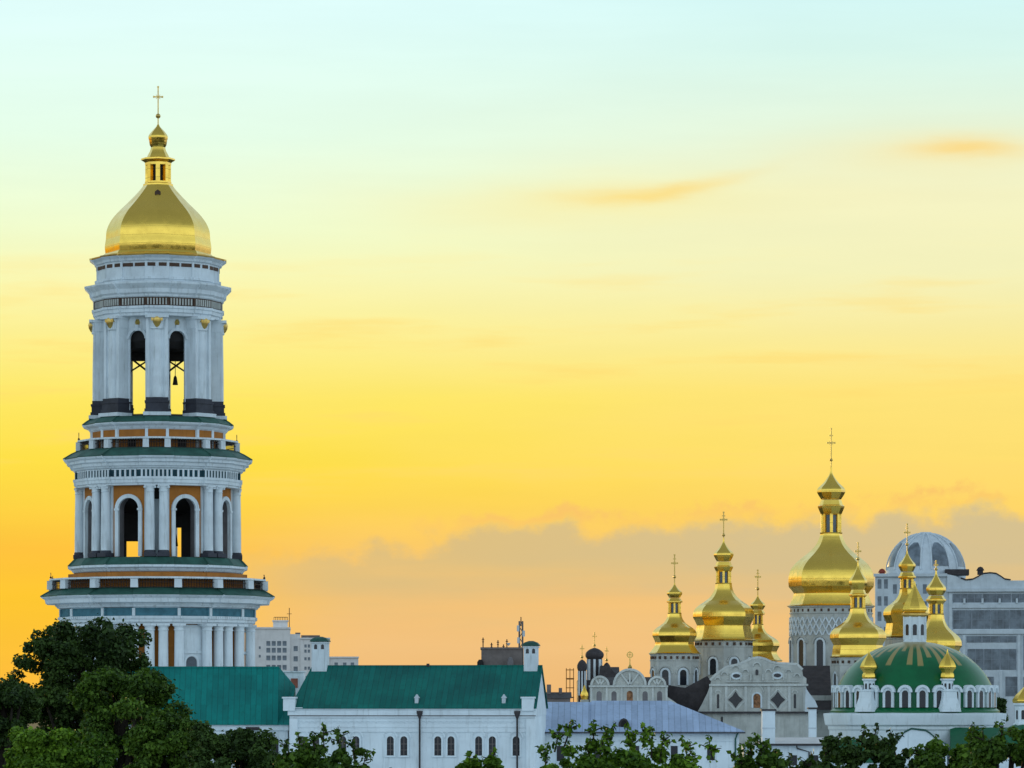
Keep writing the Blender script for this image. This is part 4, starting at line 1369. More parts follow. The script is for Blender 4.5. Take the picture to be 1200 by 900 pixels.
# ================================================================== NEARER TEAL-ROOFED WING (left)
GB = Thing('residence_wing', 'white wing under a large plain teal metal roof, half hidden by trees', 'building', 345, 455.5, rz=R(2.0))
gk2 = GB.k
gx = lambda p: (p - 345) * gk2
gz = GB.Z
mb = MB().box(gx(120), gx(337), 0.5, 11.5, 0, gz(849))
gwall = part('wall', mb, 'white', GB.o)
part('cornice', MB().box(gx(119), gx(338), .2, .52, gz(856), gz(849.5)), 'white', gwall)
mb = MB()
mb.prism_x([(-.2, gz(848)), (6, gz(781.5)), (12.2, gz(848)), (12.2, gz(849.4)), (6, gz(783.5)), (-.2, gz(849.4))], gx(118), gx(326))
mb.loft([[(gx(326), -.2, gz(849.4)), (gx(326), 6, gz(781.5)), (gx(326), 12.2, gz(849.4))], [(gx(339), -.2, gz(849.6)), (gx(345), 6, gz(804)), (gx(345), 12.2, gz(849.6))]])
grf = part('roof', mb, 'teal_roof', GB.o)
part('ridge_cap', MB().box(gx(118), gx(326), 5.88, 6.12, gz(782.3), gz(780.4)), 'teal_roof', grf)
for px in (192, 218, 246, 290, 303, 322):
    part('window', MB().box(gx(px) - .4, gx(px) + .4, .45, .6, gz(886), gz(866)), 'glass', gwall)
part('eave_vent', MB().box(gx(288), gx(304), .1, .3, gz(856), gz(852)), 'slate', gwall)
# stub wall with brick patch in the valley between the roofs
SB = Thing('stair_block', 'small white and red brick stair block in the gap between the green roofs', 'outbuilding', 345, 471)
sb = SB.k
part('wall', MB().box(-16 * sb, 11 * sb, 0, 4, 0, SB.Z(788)), 'plaster', SB.o)
part('brick_panel', MB().box(-4 * sb, 4 * sb, -.1, .05, SB.Z(806), SB.Z(795)), 'red_brick', SB.o)
part('coping', MB().box(-17 * sb, 12 * sb, -.2, 4.2, SB.Z(787.9), SB.Z(786.5)), 'plaster', SB.o)

# ================================================================== PALE-BLUE ROOFED HOUSE
HB = Thing('monastery_house', 'low white house with broad pale blue metal roof below the lobed gable', 'house', 632, 462, rz=R(-1.5))
hk = HB.k
hx = lambda p: (p - 632) * hk
hz = HB.Z
hw_ = part('wall', MB().box(hx(630), hx(866), 0, 15, 0, hz(858.5)), 'white', HB.o)
mb = MB()
mb.loft([[(hx(628), -.6, hz(858)), (hx(693), -.6, hz(858)), (hx(693), 16, hz(858)), (hx(628), 16, hz(858))],
         [(hx(628), -.6, hz(857)), (hx(693), -.6, hz(857)), (hx(693), 16, hz(857)), (hx(628), 16, hz(857))],
         [(hx(628), 7.4, hz(822.5)), (hx(693), 7.4, hz(822.5)), (hx(693), 7.6, hz(822.5)), (hx(628), 7.6, hz(822.5))]])
mb.loft([[(hx(692.5), -.75, hz(858.3)), (hx(872), -.75, hz(858.3)), (hx(872), 16.2, hz(858.3)), (hx(692.5), 16.2, hz(858.3))],
         [(hx(692.5), -.75, hz(856.8)), (hx(872), -.75, hz(856.8)), (hx(872), 16.2, hz(856.8)), (hx(692.5), 16.2, hz(856.8))],
         [(hx(692.5), 7.3, hz(821)), (hx(786), 7.3, hz(821)), (hx(786), 7.7, hz(821)), (hx(692.5), 7.7, hz(821))]])
hr = part('roof', mb, 'blue_roof', HB.o)
part('gutter', MB().box(hx(628), hx(873), -.95, -.72, hz(859.4), hz(857.8)), 'slate', hr)
dm = MB().prism_y([(hx(724.5), hz(853)), (hx(737.5), hz(853)), (hx(737), hz(847)), (hx(734.5), hz(843)), (hx(731), hz(841.5)), (hx(727.5), hz(843)), (hx(725), hz(847))], .4, 4)
d_ = part('dormer', dm, 'slate', hr)
part('dormer_louvre', MB().arch_pane(hx(731), 6 * hk, hz(852), hz(847), .3, .42), 'dark', d_)
mb = MB().box(hx(640), hx(864), -.14, .02, hz(868.5), hz(866.8))
part('string_course', mb, 'white', hw_)
for px, w, t, b_ in ((657, 9, 874, 892), (700, 8, 874, 892), (745, 8, 874, 892), (790, 8, 874, 892), (833, 9, 874.5, 891)):
    o_ = part('window', MB().box(hx(px) - w * hk / 2, hx(px) + w * hk / 2, -.05, .05, hz(b_), hz(t)), 'glass', hw_)
    part('window_frame', MB().box(hx(px) - w * hk / 2 - .12, hx(px) + w * hk / 2 + .12, -.12, .02, hz(t), hz(t - 1.6)).box(hx(px) - w * hk / 2 - .12, hx(px) + w * hk / 2 + .12, -.14, .02, hz(b_ + 1.4), hz(b_)), 'white', hw_)
part('drainpipe', MB().tube([(hx(864), -.8, hz(859)), (hx(861.5), -.15, hz(866)), (hx(861.5), -.15, .2)], [.1, .1, .1]), 'skirt_green', hw_)

# ================================================================== LOW OUTBUILDING between house and church
OB_ = Thing('outbuilding', 'low white outbuilding with two tall white chimneys below the baroque gable', 'outbuilding', 900, 470)
ok = OB_.k
ox = lambda p: (p - 900) * ok
oz = OB_.Z
ow = part('wall', MB().box(ox(874), ox(975), 0, 9, 0, oz(874)), 'white', OB_.o)
part('roof', MB().prism_x([(-.6, oz(873.2)), (4.5, oz(864.5)), (9.6, oz(873.2))], ox(890), ox(980)), 'beige', OB_.o)
part('gutter', MB().box(ox(889), ox(981), -.8, -.58, oz(873.9), oz(871.4)), 'slate', OB_.o)
for p0, p1, t, b_ in ((893.5, 908.5, 831, 866), (948.5, 957, 829, 858)):
    c = part('chimney', MB().box(ox(p0), ox(p1), .2, 1.9, oz(b_ + 6), oz(t + 2)), 'white', OB_.o)
    part('cap', MB().box(ox(p0) - .14, ox(p1) + .14, .05, 2.05, oz(t + 2), oz(t)), 'slate', c)
    part('band', MB().box(ox(p0) - .06, ox(p1) + .06, .13, 1.95, oz(854), oz(852.6)), 'concrete', c)
for px in (905, 930, 955):
    part('window', MB().box(ox(px) - .4, ox(px) + .4, -.04, .1, oz(897), oz(885)), 'glass', ow)
pp = MB().tube([(ox(933), -.7, oz(873.5)), (ox(934), -.2, oz(877)), (ox(948), -.15, oz(881)), (ox(948), -.15, .2)], [.09] * 4)
part('drainpipe', pp, 'slate', ow)


# ================================================================== FAR TOWN
def winrow(T_, X, Zf, xs_, ys_, w, h, y, mt='far_glass', parent=None):
    me = MB().box(-w / 2, w / 2, -.04, .12, -h / 2, h / 2).mesh('window', M[mt])
    for px in xs_:
        for py in ys_:
            ob('window', me, parent or T_.o, (X(px), y, Zf(py)))


AP = Thing('apartment_block', 'pale stepped apartment block with rooftop huts, far behind the green roof beside the tower', 'building', 350, 900, rz=R(3))
ak = AP.k
ax = lambda p: (p - 350) * ak
azz = AP.Z
mb = MB().box(ax(290), ax(340), 0, 18, 0, azz(737)).box(ax(340), ax(352), .6, 18, 0, azz(743)).box(ax(352), ax(386), .3, 18, 0, azz(749)).box(ax(386), ax(420), 1, 16, 0, azz(771))
apw = part('wall', mb, 'beige', AP.o)
mb = MB().box(ax(289.5), ax(340.5), -.3, 18.3, azz(737), azz(735)).box(ax(351.5), ax(387), 0, 18.3, azz(749), azz(747.2)).box(ax(386), ax(420.6), .7, 16.3, azz(771), azz(769.3))
part('parapet', mb, 'beige', apw)
part('rooftop_hut', MB().box(ax(320), ax(337), 3, 9, azz(735), azz(728)).box(ax(319), ax(338), 2.7, 9.3, azz(728), azz(726.5)), 'beige', AP.o)
part('rooftop_hut', MB().box(ax(346), ax(352), 3, 7, azz(743), azz(741)).box(ax(353), ax(375), 4, 9, azz(747.2), azz(744)), 'grey_block', AP.o)
part('antenna', MB().bar((ax(339), 3, azz(735)), (ax(339), 3, azz(712)), .16).bar((ax(336), 3, azz(719)), (ax(342), 3, azz(719)), .1), 'iron', AP.o)
rl2 = MB()
for i in range(9):
    rl2.bar((ax(321 + 2 * i), 2.8, azz(726.5)), (ax(321 + 2 * i), 2.8, azz(723)), .1)
rl2.bar((ax(321), 2.8, azz(723)), (ax(337), 2.8, azz(723)), .12)
part('roof_railing', rl2, 'iron', AP.o)
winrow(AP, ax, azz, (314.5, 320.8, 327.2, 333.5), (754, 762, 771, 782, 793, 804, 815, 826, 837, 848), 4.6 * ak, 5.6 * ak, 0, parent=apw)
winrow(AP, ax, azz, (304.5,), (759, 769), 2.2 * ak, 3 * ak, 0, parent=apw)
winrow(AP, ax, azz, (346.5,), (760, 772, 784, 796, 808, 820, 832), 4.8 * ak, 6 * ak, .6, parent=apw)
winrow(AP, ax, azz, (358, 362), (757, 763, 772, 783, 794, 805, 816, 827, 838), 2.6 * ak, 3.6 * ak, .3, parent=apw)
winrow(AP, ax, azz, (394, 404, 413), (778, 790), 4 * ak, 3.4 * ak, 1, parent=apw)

GR = Thing('office_block', 'small grey flat-roofed block with aerials, far behind the green ridge', 'building', 588, 820)
rk2 = GR.k
rx = lambda p: (p - 588) * rk2
rz2 = GR.Z
part('wall', MB().box(rx(564), rx(612), 0, 12, 0, rz2(761)).box(rx(563), rx(612.5), -.2, 12.2, rz2(761), rz2(758.5)), 'grey_block', GR.o)
part('vent_housing', MB().lathe([(3.6 * rk2, rz2(780)), (3.6 * rk2, rz2(775)), (2.4 * rk2, rz2(771)), (.5 * rk2, rz2(770))], 12, 0, rx(598), -1.2), 'reveal', GR.o, 40)
part('vent_housing', MB().lathe([(4 * rk2, rz2(782)), (4 * rk2, rz2(776)), (2 * rk2, rz2(773))], 10, 0, rx(563), -.8), 'dark', GR.o, 40)
for px, t in ((566, 747), (576, 753), (583.5, 750), (590, 755), (594, 749)):
    am = MB().bar((rx(px), 2, rz2(759)), (rx(px), 2, rz2(t)), .22)
    am.bar((rx(px - 1.6), 2, rz2(t + 2.5)), (rx(px + 1.6), 2, rz2(t + 2.5)), .14).bar((rx(px - 1.2), 2, rz2(t + 5)), (rx(px + 1.2), 2, rz2(t + 5)), .14)
    part('aerial', am, 'iron', GR.o)
part('satellite_dish', MB().lathe([(.05, 0), (.9, .25), (.92, .3)], 12).mesh and MB().lathe([(.1 * rk2, rz2(757)), (2.2 * rk2, rz2(754)), (2.3 * rk2, rz2(753.4))], 12, 0, rx(596), 1.2), 'concrete', GR.o)
# lattice radio mast
MS = Thing('radio_mast', 'slim lattice radio mast rising behind the white chimney on the green roof', 'mast', 610.5, 826)
mk = MS.k
mb = MB()
w0 = 2.6 * mk
zb, zt_ = MS.Z(778), MS.Z(728)
for sx, sy in ((-1, -1), (1, -1), (1, 1), (-1, 1)):
    mb.bar((sx * w0, sy * w0, 0), (sx * w0 * .7, sy * w0 * .7, zt_), .26)
nst = 34
for i in range(nst):
    za, zb2 = zt_ * i / nst, zt_ * (i + 1) / nst
    f0, f1 = w0 * (1 - .3 * i / nst), w0 * (1 - .3 * (i + 1) / nst)
    s = 1 if i % 2 else -1
    mb.bar((-s * f0, -f0, za), (s * f1, -f1, zb2), .16)
    mb.bar((-s * f0, f0, za), (s * f1, f1, zb2), .16)
    mb.bar((-f0, -s * f0, za), (-f1, s * f1, zb2), .16)
    mb.bar((f0, -s * f0, za), (f1, s * f1, zb2), .16)
mf = part('mast_frame', mb, 'grey_block', MS.o)
part('mast_tip', MB().bar((0, 0, zt_ - 1), (0, 0, MS.Z(723)), .2), 'iron', MS.o)
for px, py in ((-3.4, 736), (3.2, 742), (-3, 750)):
    part('panel_antenna', MB().box(px * mk - .25, px * mk + .25, -w0 - .3, -w0 + .1, MS.Z(py + 4), MS.Z(py - 3)), 'concrete', MS.o)

# dark-domed little church beyond the lobed gable
DC = Thing('domed_church', 'small distant church with dark cupolas, striped tower and thin gilt crosses', 'church', 697, 660)
dk = DC.k
dxx = lambda p: (p - 697) * dk
dzz = DC.Z
part('wall', MB().box(dxx(677.5), dxx(722), 0, 16, 0, dzz(797)), 'slate', DC.o)
mb = MB().prism_x([(-.4, dzz(802)), (8, dzz(781)), (16.4, dzz(802))], dxx(704), dxx(727))
mb.prism_y([(dxx(700), dzz(802)), (dxx(727), dzz(802)), (dxx(722), dzz(790)), (dxx(712), dzz(780)), (dxx(704), dzz(780))], -.6, 3)
part('roof', mb, 'slate', DC.o)
for px, r, top, bot, ct, y in ((697, 11, 759, 806, 741, 2), (682, 6, 773, 815, 756, -1), (711.5, 5, 776, 806, 758, 3)):
    cx = dxx(px)
    mb = shift(MB(), cx, y).lathe([(r * .78 * dk, dzz(bot)), (r * .78 * dk, dzz(top + 13))], 8)
    dr_ = part('drum', mb, 'slate', DC.o)
    pm = MB()
    for j in range(8):
        pp_ = shift(MB(), cx, y, j * PI / 4).box(-r * .13 * dk, r * .10 * dk, -r * .84 * dk, -r * .7 * dk, dzz(bot), dzz(top + 13.5))
        part('pilaster', pp_, 'plaster', dr_)
    pr = spline([(r * .80, top + 13), (r * .98, top + 10), (r * .95, top + 6), (r * .55, top + 2), (r * .1, top)], 16)
    mb = shift(MB(), cx, y).lathe([(a_ * dk, dzz(b_)) for a_, b_ in pr], 12)
    cu = part('cupola', mb, 'slate', dr_, 40)
    cm = cross_mesh(dzz(top + 1), dzz(ct), dzz(ct + (top - ct) * .25), 2.0 * dk, 0.75 * dk, dzz(top - 3), 1.6 * dk)
    cm.v = [(a_ + cx, b_ + y, c_) for a_, b_, c_ in cm.v]
    part('cross', cm, 'old_gold', cu)
mb = shift(MB(), dxx(684.5), -4).lathe([(4 * dk, dzz(822)), (4.4 * dk, dzz(816)), (4.6 * dk, dzz(813)), (2.2 * dk, dzz(808)), (.4 * dk, dzz(803))], 10)
part('porch_cupola', mb, 'gold', DC.o, 35)
part('porch', MB().box(dxx(680), dxx(689), -7, -1, 0, dzz(820)), 'grey_plaster', DC.o)

SC = Thing('scaffold_tower', 'thin pale scaffold tower standing left of the dark cupolas', 'scaffold', 668, 668)
sk_ = SC.k
mb = MB()
zt_ = SC.Z(783)
for sx in (-4.2, 0, 4.2):
    for sy in (0, 2.2):
        mb.bar((sx * sk_, sy, 0), (sx * sk_, sy, zt_), .10)
for py in (785, 795, 806, 817, 828, 840):
    for sy in (0, 2.2):
        mb.bar((-4.8 * sk_, sy, SC.Z(py)), (4.8 * sk_, sy, SC.Z(py)), .12)
part('frame', mb, 'ochre', SC.o)
part('deck', MB().box(-4.6 * sk_, 4.6 * sk_, .1, 2.1, SC.Z(796.2), SC.Z(795.3)).box(-4.6 * sk_, 4.6 * sk_, .1, 2.1, SC.Z(818), SC.Z(817.2)), 'brown', SC.o)

FH = Thing('far_house', 'dark roofed old house glimpsed between the green gable and the scaffold', 'house', 650, 640)
fk2 = FH.k
part('wall', MB().box((638 - 650) * fk2, (668 - 650) * fk2, 0, 9, 0, FH.Z(818)), 'grey_block', FH.o)
part('roof', MB().prism_x([(-.4, FH.Z(818.2)), (4.5, FH.Z(811)), (9.4, FH.Z(818.2))], (637 - 650) * fk2, (670 - 650) * fk2), 'slate', FH.o)
part('chimney', MB().box((641 - 650) * fk2, (646 - 650) * fk2, 3, 4.2, FH.Z(816), FH.Z(802)), 'grey_block', FH.o)
part('chimney', MB().box((655 - 650) * fk2, (659 - 650) * fk2, 3, 4.2, FH.Z(816), FH.Z(806)), 'grey_block', FH.o)

# ------------------------------------------------------------------ big hotel with the glazed dome
HT = Thing('grand_building', 'large blue-grey building with banded windows and a ribbed glazed dome, behind the gilt domes', 'building', 1112, 900, rz=R(-5))
tk2 = HT.k
tx = lambda p: (p - 1112) * tk2
tz = HT.Z
hm = MB().box(tx(1026), tx(1112), 0.4, 34, 0, tz(674)).box(tx(1112), tx(1275), 0, 40, 0, tz(690))
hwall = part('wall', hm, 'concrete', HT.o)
pts = [(1110, 690), (1276, 690), (1276, 680.5), (1184, 680.5), (1177, 679.5), (1172, 676), (1167, 673), (1160, 672.2), (1152, 673), (1146, 676.5), (1140, 679.5), (1132, 680.5), (1126, 678.5), (1120, 675), (1110, 673)]
part('parapet', MB().prism_y([(tx(a), tz(b)) for a, b in pts], -.25, 3), 'concrete', hwall)
mb = MB().box(tx(1109), tx(1276), -.8, .3, tz(693.5), tz(690.2)).box(tx(1024), tx(1110), -.3, .5, tz(675.5), tz(672)).box(tx(1112), tx(1276), -.5, .3, tz(743), tz(738.2)).box(tx(1112), tx(1276), -.4, .3, tz(712.5), tz(707.5))
part('cornice', mb, 'concrete', hwall)
mb = MB().prism_y([(tx(a), tz(b) + .02) for a, b in ((1126, 678.2), (1132, 680.2), (1140, 679.2), (1146, 676.2), (1152, 672.6), (1160, 671.8), (1167, 672.6), (1172, 675.6), (1177, 679.2), (1184, 680.2), (1184, 679.0), (1177, 677.9), (1172, 674.4), (1167, 671.4), (1160, 670.6), (1152, 671.4), (1146, 674.8), (1140, 677.9), (1132, 678.8), (1126, 676.8))], -.5, 3.2)
part('coping', mb, 'slate', hwall)
# banded glazing
for (x0, x1, t, b_, n) in ((1117, 1150, 696, 706, 4), (1151.5, 1184, 696, 706, 4), (1185.5, 1220, 696, 706, 4), (1117, 1138, 715, 737, 3), (1139, 1160, 715, 737, 3), (1161, 1182, 715, 737, 3), (1183, 1204, 715, 737, 3), (1205, 1226, 715, 737, 3),
                          (1133, 1150, 745.5, 753, 2), (1151, 1170, 745.5, 753, 2), (1171, 1190, 745.5, 753, 2), (1134, 1152, 760.5, 785, 2), (1153, 1171, 760.5, 785, 2), (1172, 1190, 760.5, 785, 2), (1199, 1216, 745, 785, 2),
                          (1154, 1164, 793, 816, 1), (1178, 1192, 793, 816, 1), (1199, 1216, 793, 816, 2), (1134, 1144, 793, 816, 1)):
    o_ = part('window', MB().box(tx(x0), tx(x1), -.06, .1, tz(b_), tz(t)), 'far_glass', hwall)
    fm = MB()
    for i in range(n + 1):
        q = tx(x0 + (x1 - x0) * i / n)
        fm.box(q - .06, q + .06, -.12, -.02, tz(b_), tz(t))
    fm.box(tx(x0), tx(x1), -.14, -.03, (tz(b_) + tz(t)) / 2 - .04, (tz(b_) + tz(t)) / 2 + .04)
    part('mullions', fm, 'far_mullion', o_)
for px in (1114, 1129.5, 1193.5, 1172.5, 1149):
    t0_ = 696 if px == 1114 else (744 if px in (1129.5, 1193.5) else 786)
    part('pilaster', MB().box(tx(px) - 1.7 * tk2, tx(px) + 1.7 * tk2, -.45, .1, 0, tz(t0_)), 'concrete', hwall)
mb = MB()
mb = MB()
for px in (1130, 1151, 1171, 1191, 1211):
    part('bracket', MB().box(tx(px) - 1.2 * tk2, tx(px) + 1.2 * tk2, -.7, .05, tz(707.4), tz(701.5)), 'concrete', hwall)
winrow(HT, tx, tz, (1031, 1038.5), (684, 704, 722, 740), 4.4 * tk2, 11 * tk2, .4, parent=hwall)
winrow(HT, tx, tz, (1049, 1058, 1072, 1084, 1098), (690, 710, 730), 4.6 * tk2, 11 * tk2, .4, parent=hwall)
# dome
dcx, dcy = tx(1086), 16
rise = tz(621.5) - tz(669)
prd = [(47 * tk2 * math.cos(R(t)), tz(669) + rise * math.sin(R(t))) for t in range(0, 84, 6)] + [(5.5 * tk2, tz(621.8))]
dmo = part('dome', shift(MB(), dcx, dcy).lathe([(47.6 * tk2, tz(675)), (48 * tk2, tz(669.4)), (47 * tk2, tz(669))] + prd[1:], 48), 'concrete', HT.o, 30)
part('dome_cap', shift(MB(), dcx, dcy).lathe([(8.6 * tk2, tz(622.8)), (8.6 * tk2, tz(621.4)), (6.5 * tk2, tz(620))], 24), 'concrete', dmo)
for aa in (-66, -22, 22, 66, 110, 154, 198, 242):
    # curved window lying 5 cm proud of the shell
    vs, fs = [], []
    n, m_ = 8, 8
    for i in range(n + 1):
        e = R(9 + 39 * i / n)
        half = 12.5 * (1 - .15 * (i / n) ** 2) if i < n - 2 else 12.5 * (.85, .66, .35)[i - n + 2]
        for j in range(m_ + 1):
            a = R(aa + half * (2 * j / m_ - 1))
            r = 47 * tk2 * math.cos(e) + .12
            vs.append((dcx + r * math.sin(a), dcy - r * math.cos(a), tz(669) + (rise + .12) * math.sin(e)))
    for i in range(n):
        for j in range(m_):
            a = i * (m_ + 1) + j
            fs.append((a, a + 1, a + m_ + 2, a + m_ + 1))
    o_ = part('dome_window', MB().add(vs, fs), 'far_glass', dmo, 40)
    rbm = MB()
    for s in (-1, 1):
        pts3 = []
        for i in range(9):
            e = R(4 + 74 * i / 8)
            a = R(aa + s * 14.2)
            r = 47 * tk2 * math.cos(e) + .1
            pts3.append((dcx + r * math.sin(a), dcy - r * math.cos(a), tz(669) + (rise + .1) * math.sin(e)))
        part('rib', MB().tube(pts3, [.20] * 9, 6), 'concrete', dmo, 40)
part('dome_gallery', shift(MB(), tx(1122), 5).box(-14 * tk2, 14 * tk2, -2, 6, tz(673), tz(666.5)), 'slate', HT.o)
for px, py, mt_ in ((1149, 665, 'slate'), (1034, 667, 'red_paint')):
    q = tx(px)
    part('roof_dormer', MB().box(q - 3.2 * tk2, q + 3.2 * tk2, 2.4, 5, tz(py + 8), tz(py + 3)).prism_y([(q - 4.6 * tk2, tz(py + 3)), (q + 4.6 * tk2, tz(py + 3)), (q + 2.6 * tk2, tz(py - .4)), (q, tz(py - 1.4)), (q - 2.6 * tk2, tz(py - .4))], 2.2, 5.2), mt_, HT.o)


# ================================================================== TREES
def leaf_mat(name, dark, light):
    m = bpy.data.materials.new(name)
    m.use_nodes = True
    t = m.node_tree
    b = t.nodes['Principled BSDF']
    h = G(t)
    ge = NN(t, 'ShaderNodeNewGeometry')
    tcn = NN(t, 'ShaderNodeTexCoord')
    n1 = h.noise(tcn.outputs['Object'], 0.45, 3.0)
    f = h.m('ADD', h.m('MULTIPLY', ge.outputs['Random Per Island'], 0.65), h.m('MULTIPLY', h.smooth(n1, 0.35, 0.68), 0.45), clamp=True)
    col = h.ramp(f, [(0, (*dark, 1)), (0.6, tuple((a + b2) / 2 for a, b2 in zip(dark, light)) + (1,)), (1, (*light, 1))], 'LINEAR')
    t.links.new(col, b.inputs['Base Color'])
    b.inputs['Roughness'].default_value = 0.6
    b.inputs['Specular IOR Level'].default_value = 0.18
    tr = NN(t, 'ShaderNodeBsdfTranslucent')
    t.links.new(h.mix(1.0, col, (0.8, 1.0, 0.4, 1), 'MULTIPLY'), tr.inputs[0])
    ms = NN(t, 'ShaderNodeMixShader')
    ms.inputs[0].default_value = 0.22
    t.links.new(b.outputs[0], ms.inputs[1])
    t.links.new(tr.outputs[0], ms.inputs[2])
    t.links.new(ms.outputs[0], t.nodes['Material Output'].inputs[0])
    return m


M['leaf_dark'] = leaf_mat('dark_foliage', (0.011, 0.027, 0.008), (0.075, 0.135, 0.026))
M['leaf_mid'] = leaf_mat('mid_foliage', (0.014, 0.040, 0.007), (0.120, 0.220, 0.022))
M['leaf_light'] = leaf_mat('fresh_foliage', (0.019, 0.060, 0.006), (0.180, 0.320, 0.024))


def leaf_cloud(name, clumps, n, size, mt, seed, droop=0.25, shoots=()):
    """n folded leaves spread through ellipsoidal clumps (x, y, z, r)"""
    rs = np.random.RandomState(seed)
    C_a = np.array(clumps)
    w = C_a[:, 3] ** 2
    idx = rs.choice(len(C_a), n, p=w / w.sum())
    d = rs.normal(size=(n, 3))
    d /= np.linalg.norm(d, axis=1)[:, None]
    rad = C_a[idx, 3] * (0.45 + 0.62 * rs.rand(n) ** 0.6)
    stray = rs.rand(n) < 0.10
    rad = np.where(stray, rad * 1.35, rad)
    pos = C_a[idx, :3] + d * rad[:, None] * np.array([1.0, 1.0, 0.78])
    if len(shoots):
        sp_, sd_ = [], []
        for p0, p1, m_ in shoots:
            p0, p1 = np.array(p0), np.array(p1)
            for i in range(m_):
                f = (i + rs.rand()) / m_
                o_ = rs.normal(size=3)
                o_ /= np.linalg.norm(o_)
                sp_.append(p0 + (p1 - p0) * f + o_ * size * (0.35 + 0.75 * f * rs.rand()))
                sd_.append(o_)
        pos = np.concatenate([pos, np.array(sp_)])
        d = np.concatenate([d, np.array(sd_)])
        n = len(pos)
    nrm = d * 0.7 + np.array([0, 0, 0.55]) + rs.normal(size=(n, 3)) * 0.55
    nrm /= np.linalg.norm(nrm, axis=1)[:, None]
    t = np.cross(nrm, rs.normal(size=(n, 3)))
    t /= np.linalg.norm(t, axis=1)[:, None]
    t[:, 2] -= droop
    t /= np.linalg.norm(t, axis=1)[:, None]
    b = np.cross(nrm, t)
    b /= np.linalg.norm(b, axis=1)[:, None]
    s = size * (0.6 + 0.8 * rs.rand(n))[:, None]
    wd = s * (0.30 + 0.12 * rs.rand(n))[:, None]
    fold = nrm * wd * 0.35
    base = pos - t * s * 0.5
    tip = pos + t * s * 0.5
    l = pos - t * s * 0.08 + b * wd + fold
    r = pos - t * s * 0.08 - b * wd + fold
    V = np.stack([base, r, tip, l], axis=1).reshape(-1, 3)
    me = bpy.data.meshes.new(name)
    me.vertices.add(4 * n)
    me.vertices.foreach_set('co', V.astype(np.float32).ravel())
    o4 = np.arange(n) * 4
    tri = np.stack([o4, o4 + 1, o4 + 2, o4, o4 + 2, o4 + 3], axis=1).ravel()
    me.loops.add(6 * n)
    me.loops.foreach_set('vertex_index', tri.astype(np.int32))
    me.polygons.add(2 * n)
    me.polygons.foreach_set('loop_start', (np.arange(2 * n) * 3).astype(np.int32))
    me.update(calc_edges=True)
    me.materials.append(M[mt])
    return me


def tree(label, px, top, hw, Y, n, size, mt, seed, cat='tree', crown=1.0, nclump=46, rr=(0.20, 0.33), sprigs=(), group='trees in front of the monastery', extra=(), low=1.05):
    """px/top/hw: where crown, top and half-width stand in the photograph at depth Y"""
    rg_ = random.Random(seed)
    kk = Y / F
    gz0 = ground_h(Y)
    T_ = Thing('broadleaf_tree', label, cat, px, Y, group, z=gz0)
    H = CZ + (HY - top) * kk - gz0
    rx = hw * kk
    rzv = min(rx * crown, (H - 1.2) * 0.48)
    cz_ = H - rzv
    cl = []
    while len(cl) < nclump:
        u = Vector([math.copysign(abs(v) ** 0.72, v) for v in (rg_.gauss(0, 1), rg_.gauss(0, 1), rg_.gauss(0, 1))]).normalized()
        m4 = (abs(u.x) ** 2.6 + abs(u.y) ** 2.6 + abs(u.z) ** 2.6) ** (1 / 2.6)
        u = u / m4
        f = rg_.uniform(0.30, 1.0) ** 0.6
        r = rx * rg_.uniform(*rr)
        p = (u.x * (rx - r) * f, u.y * (rx - r) * f, cz_ + u.z * (rzv - r * .7) * f)
        if p[2] < 0.8: continue
        cl.append((*p, r))
    for (ex, ey, er) in extra:
        cl.append(((ex - px) * kk, rg_.uniform(-.3, .3) * rx, CZ + (HY - ey) * kk - gz0, er * kk))
    tops = []
    shoots = []
    for (sx, sy, sr) in sprigs:      # single leafy shoots standing up out of the crown
        x_, z_ = (sx - px) * kk, CZ + (HY - sy) * kk - gz0
        y_ = rg_.uniform(-.4, .4) * rx
        L_ = rg_.uniform(26, 38) * kk
        lean = rg_.uniform(-.35, .35) * L_
        foot = (x_ + lean, y_ * .8, z_ - L_)
        tops.append(((x_, y_, z_), foot))
        shoots.append(((x_, y_, z_), foot, int(16 + sr * 3)))
        for q in range(2):           # side twigs
            f_ = rg_.uniform(.25, .6)
            b0 = (x_ + lean * f_, y_, z_ - L_ * f_)
            b1 = (b0[0] + rg_.choice((-1, 1)) * rg_.uniform(8, 14) * kk, y_ + rg_.uniform(-8, 8) * kk, b0[2] + rg_.uniform(2, 8) * kk)
            shoots.append((b1, b0, 8))
            tops.append((b1, b0))
    ob('crown', leaf_cloud('crown', cl, n, size, mt, seed, shoots=shoots), T_.o)
    tm = MB()
    tr_ = max(0.10, H * 0.022)
    zt_ = cz_ - rzv * .25
    bend = rg_.uniform(-.3, .3)
    tm.tube([(0, 0, -.3), (bend * .2, 0, zt_ * .4), (bend * .6, .1, zt_ * .8), (bend, 0, zt_ + rzv * .5)], [tr_ * 1.35, tr_, tr_ * .8, tr_ * .35], 9)
    for c in sorted(cl, key=lambda c_: -c_[3])[:16]:
        z0_ = max(zt_ * .55, min(zt_, c[2] * .75))
        mid = (c[0] * .55 + bend * .3, c[1] * .55, z0_ + (c[2] - z0_) * .45)
        tm.tube([(bend * .5, 0, z0_), mid, (c[0], c[1], c[2])], [tr_ * .45, tr_ * .28, tr_ * .10], 6)
    for p_, q_ in tops:
        tm.tube([q_, p_], [.024, .010], 5)
    part('trunk', tm, 'bark', T_.o, 40)
    return T_


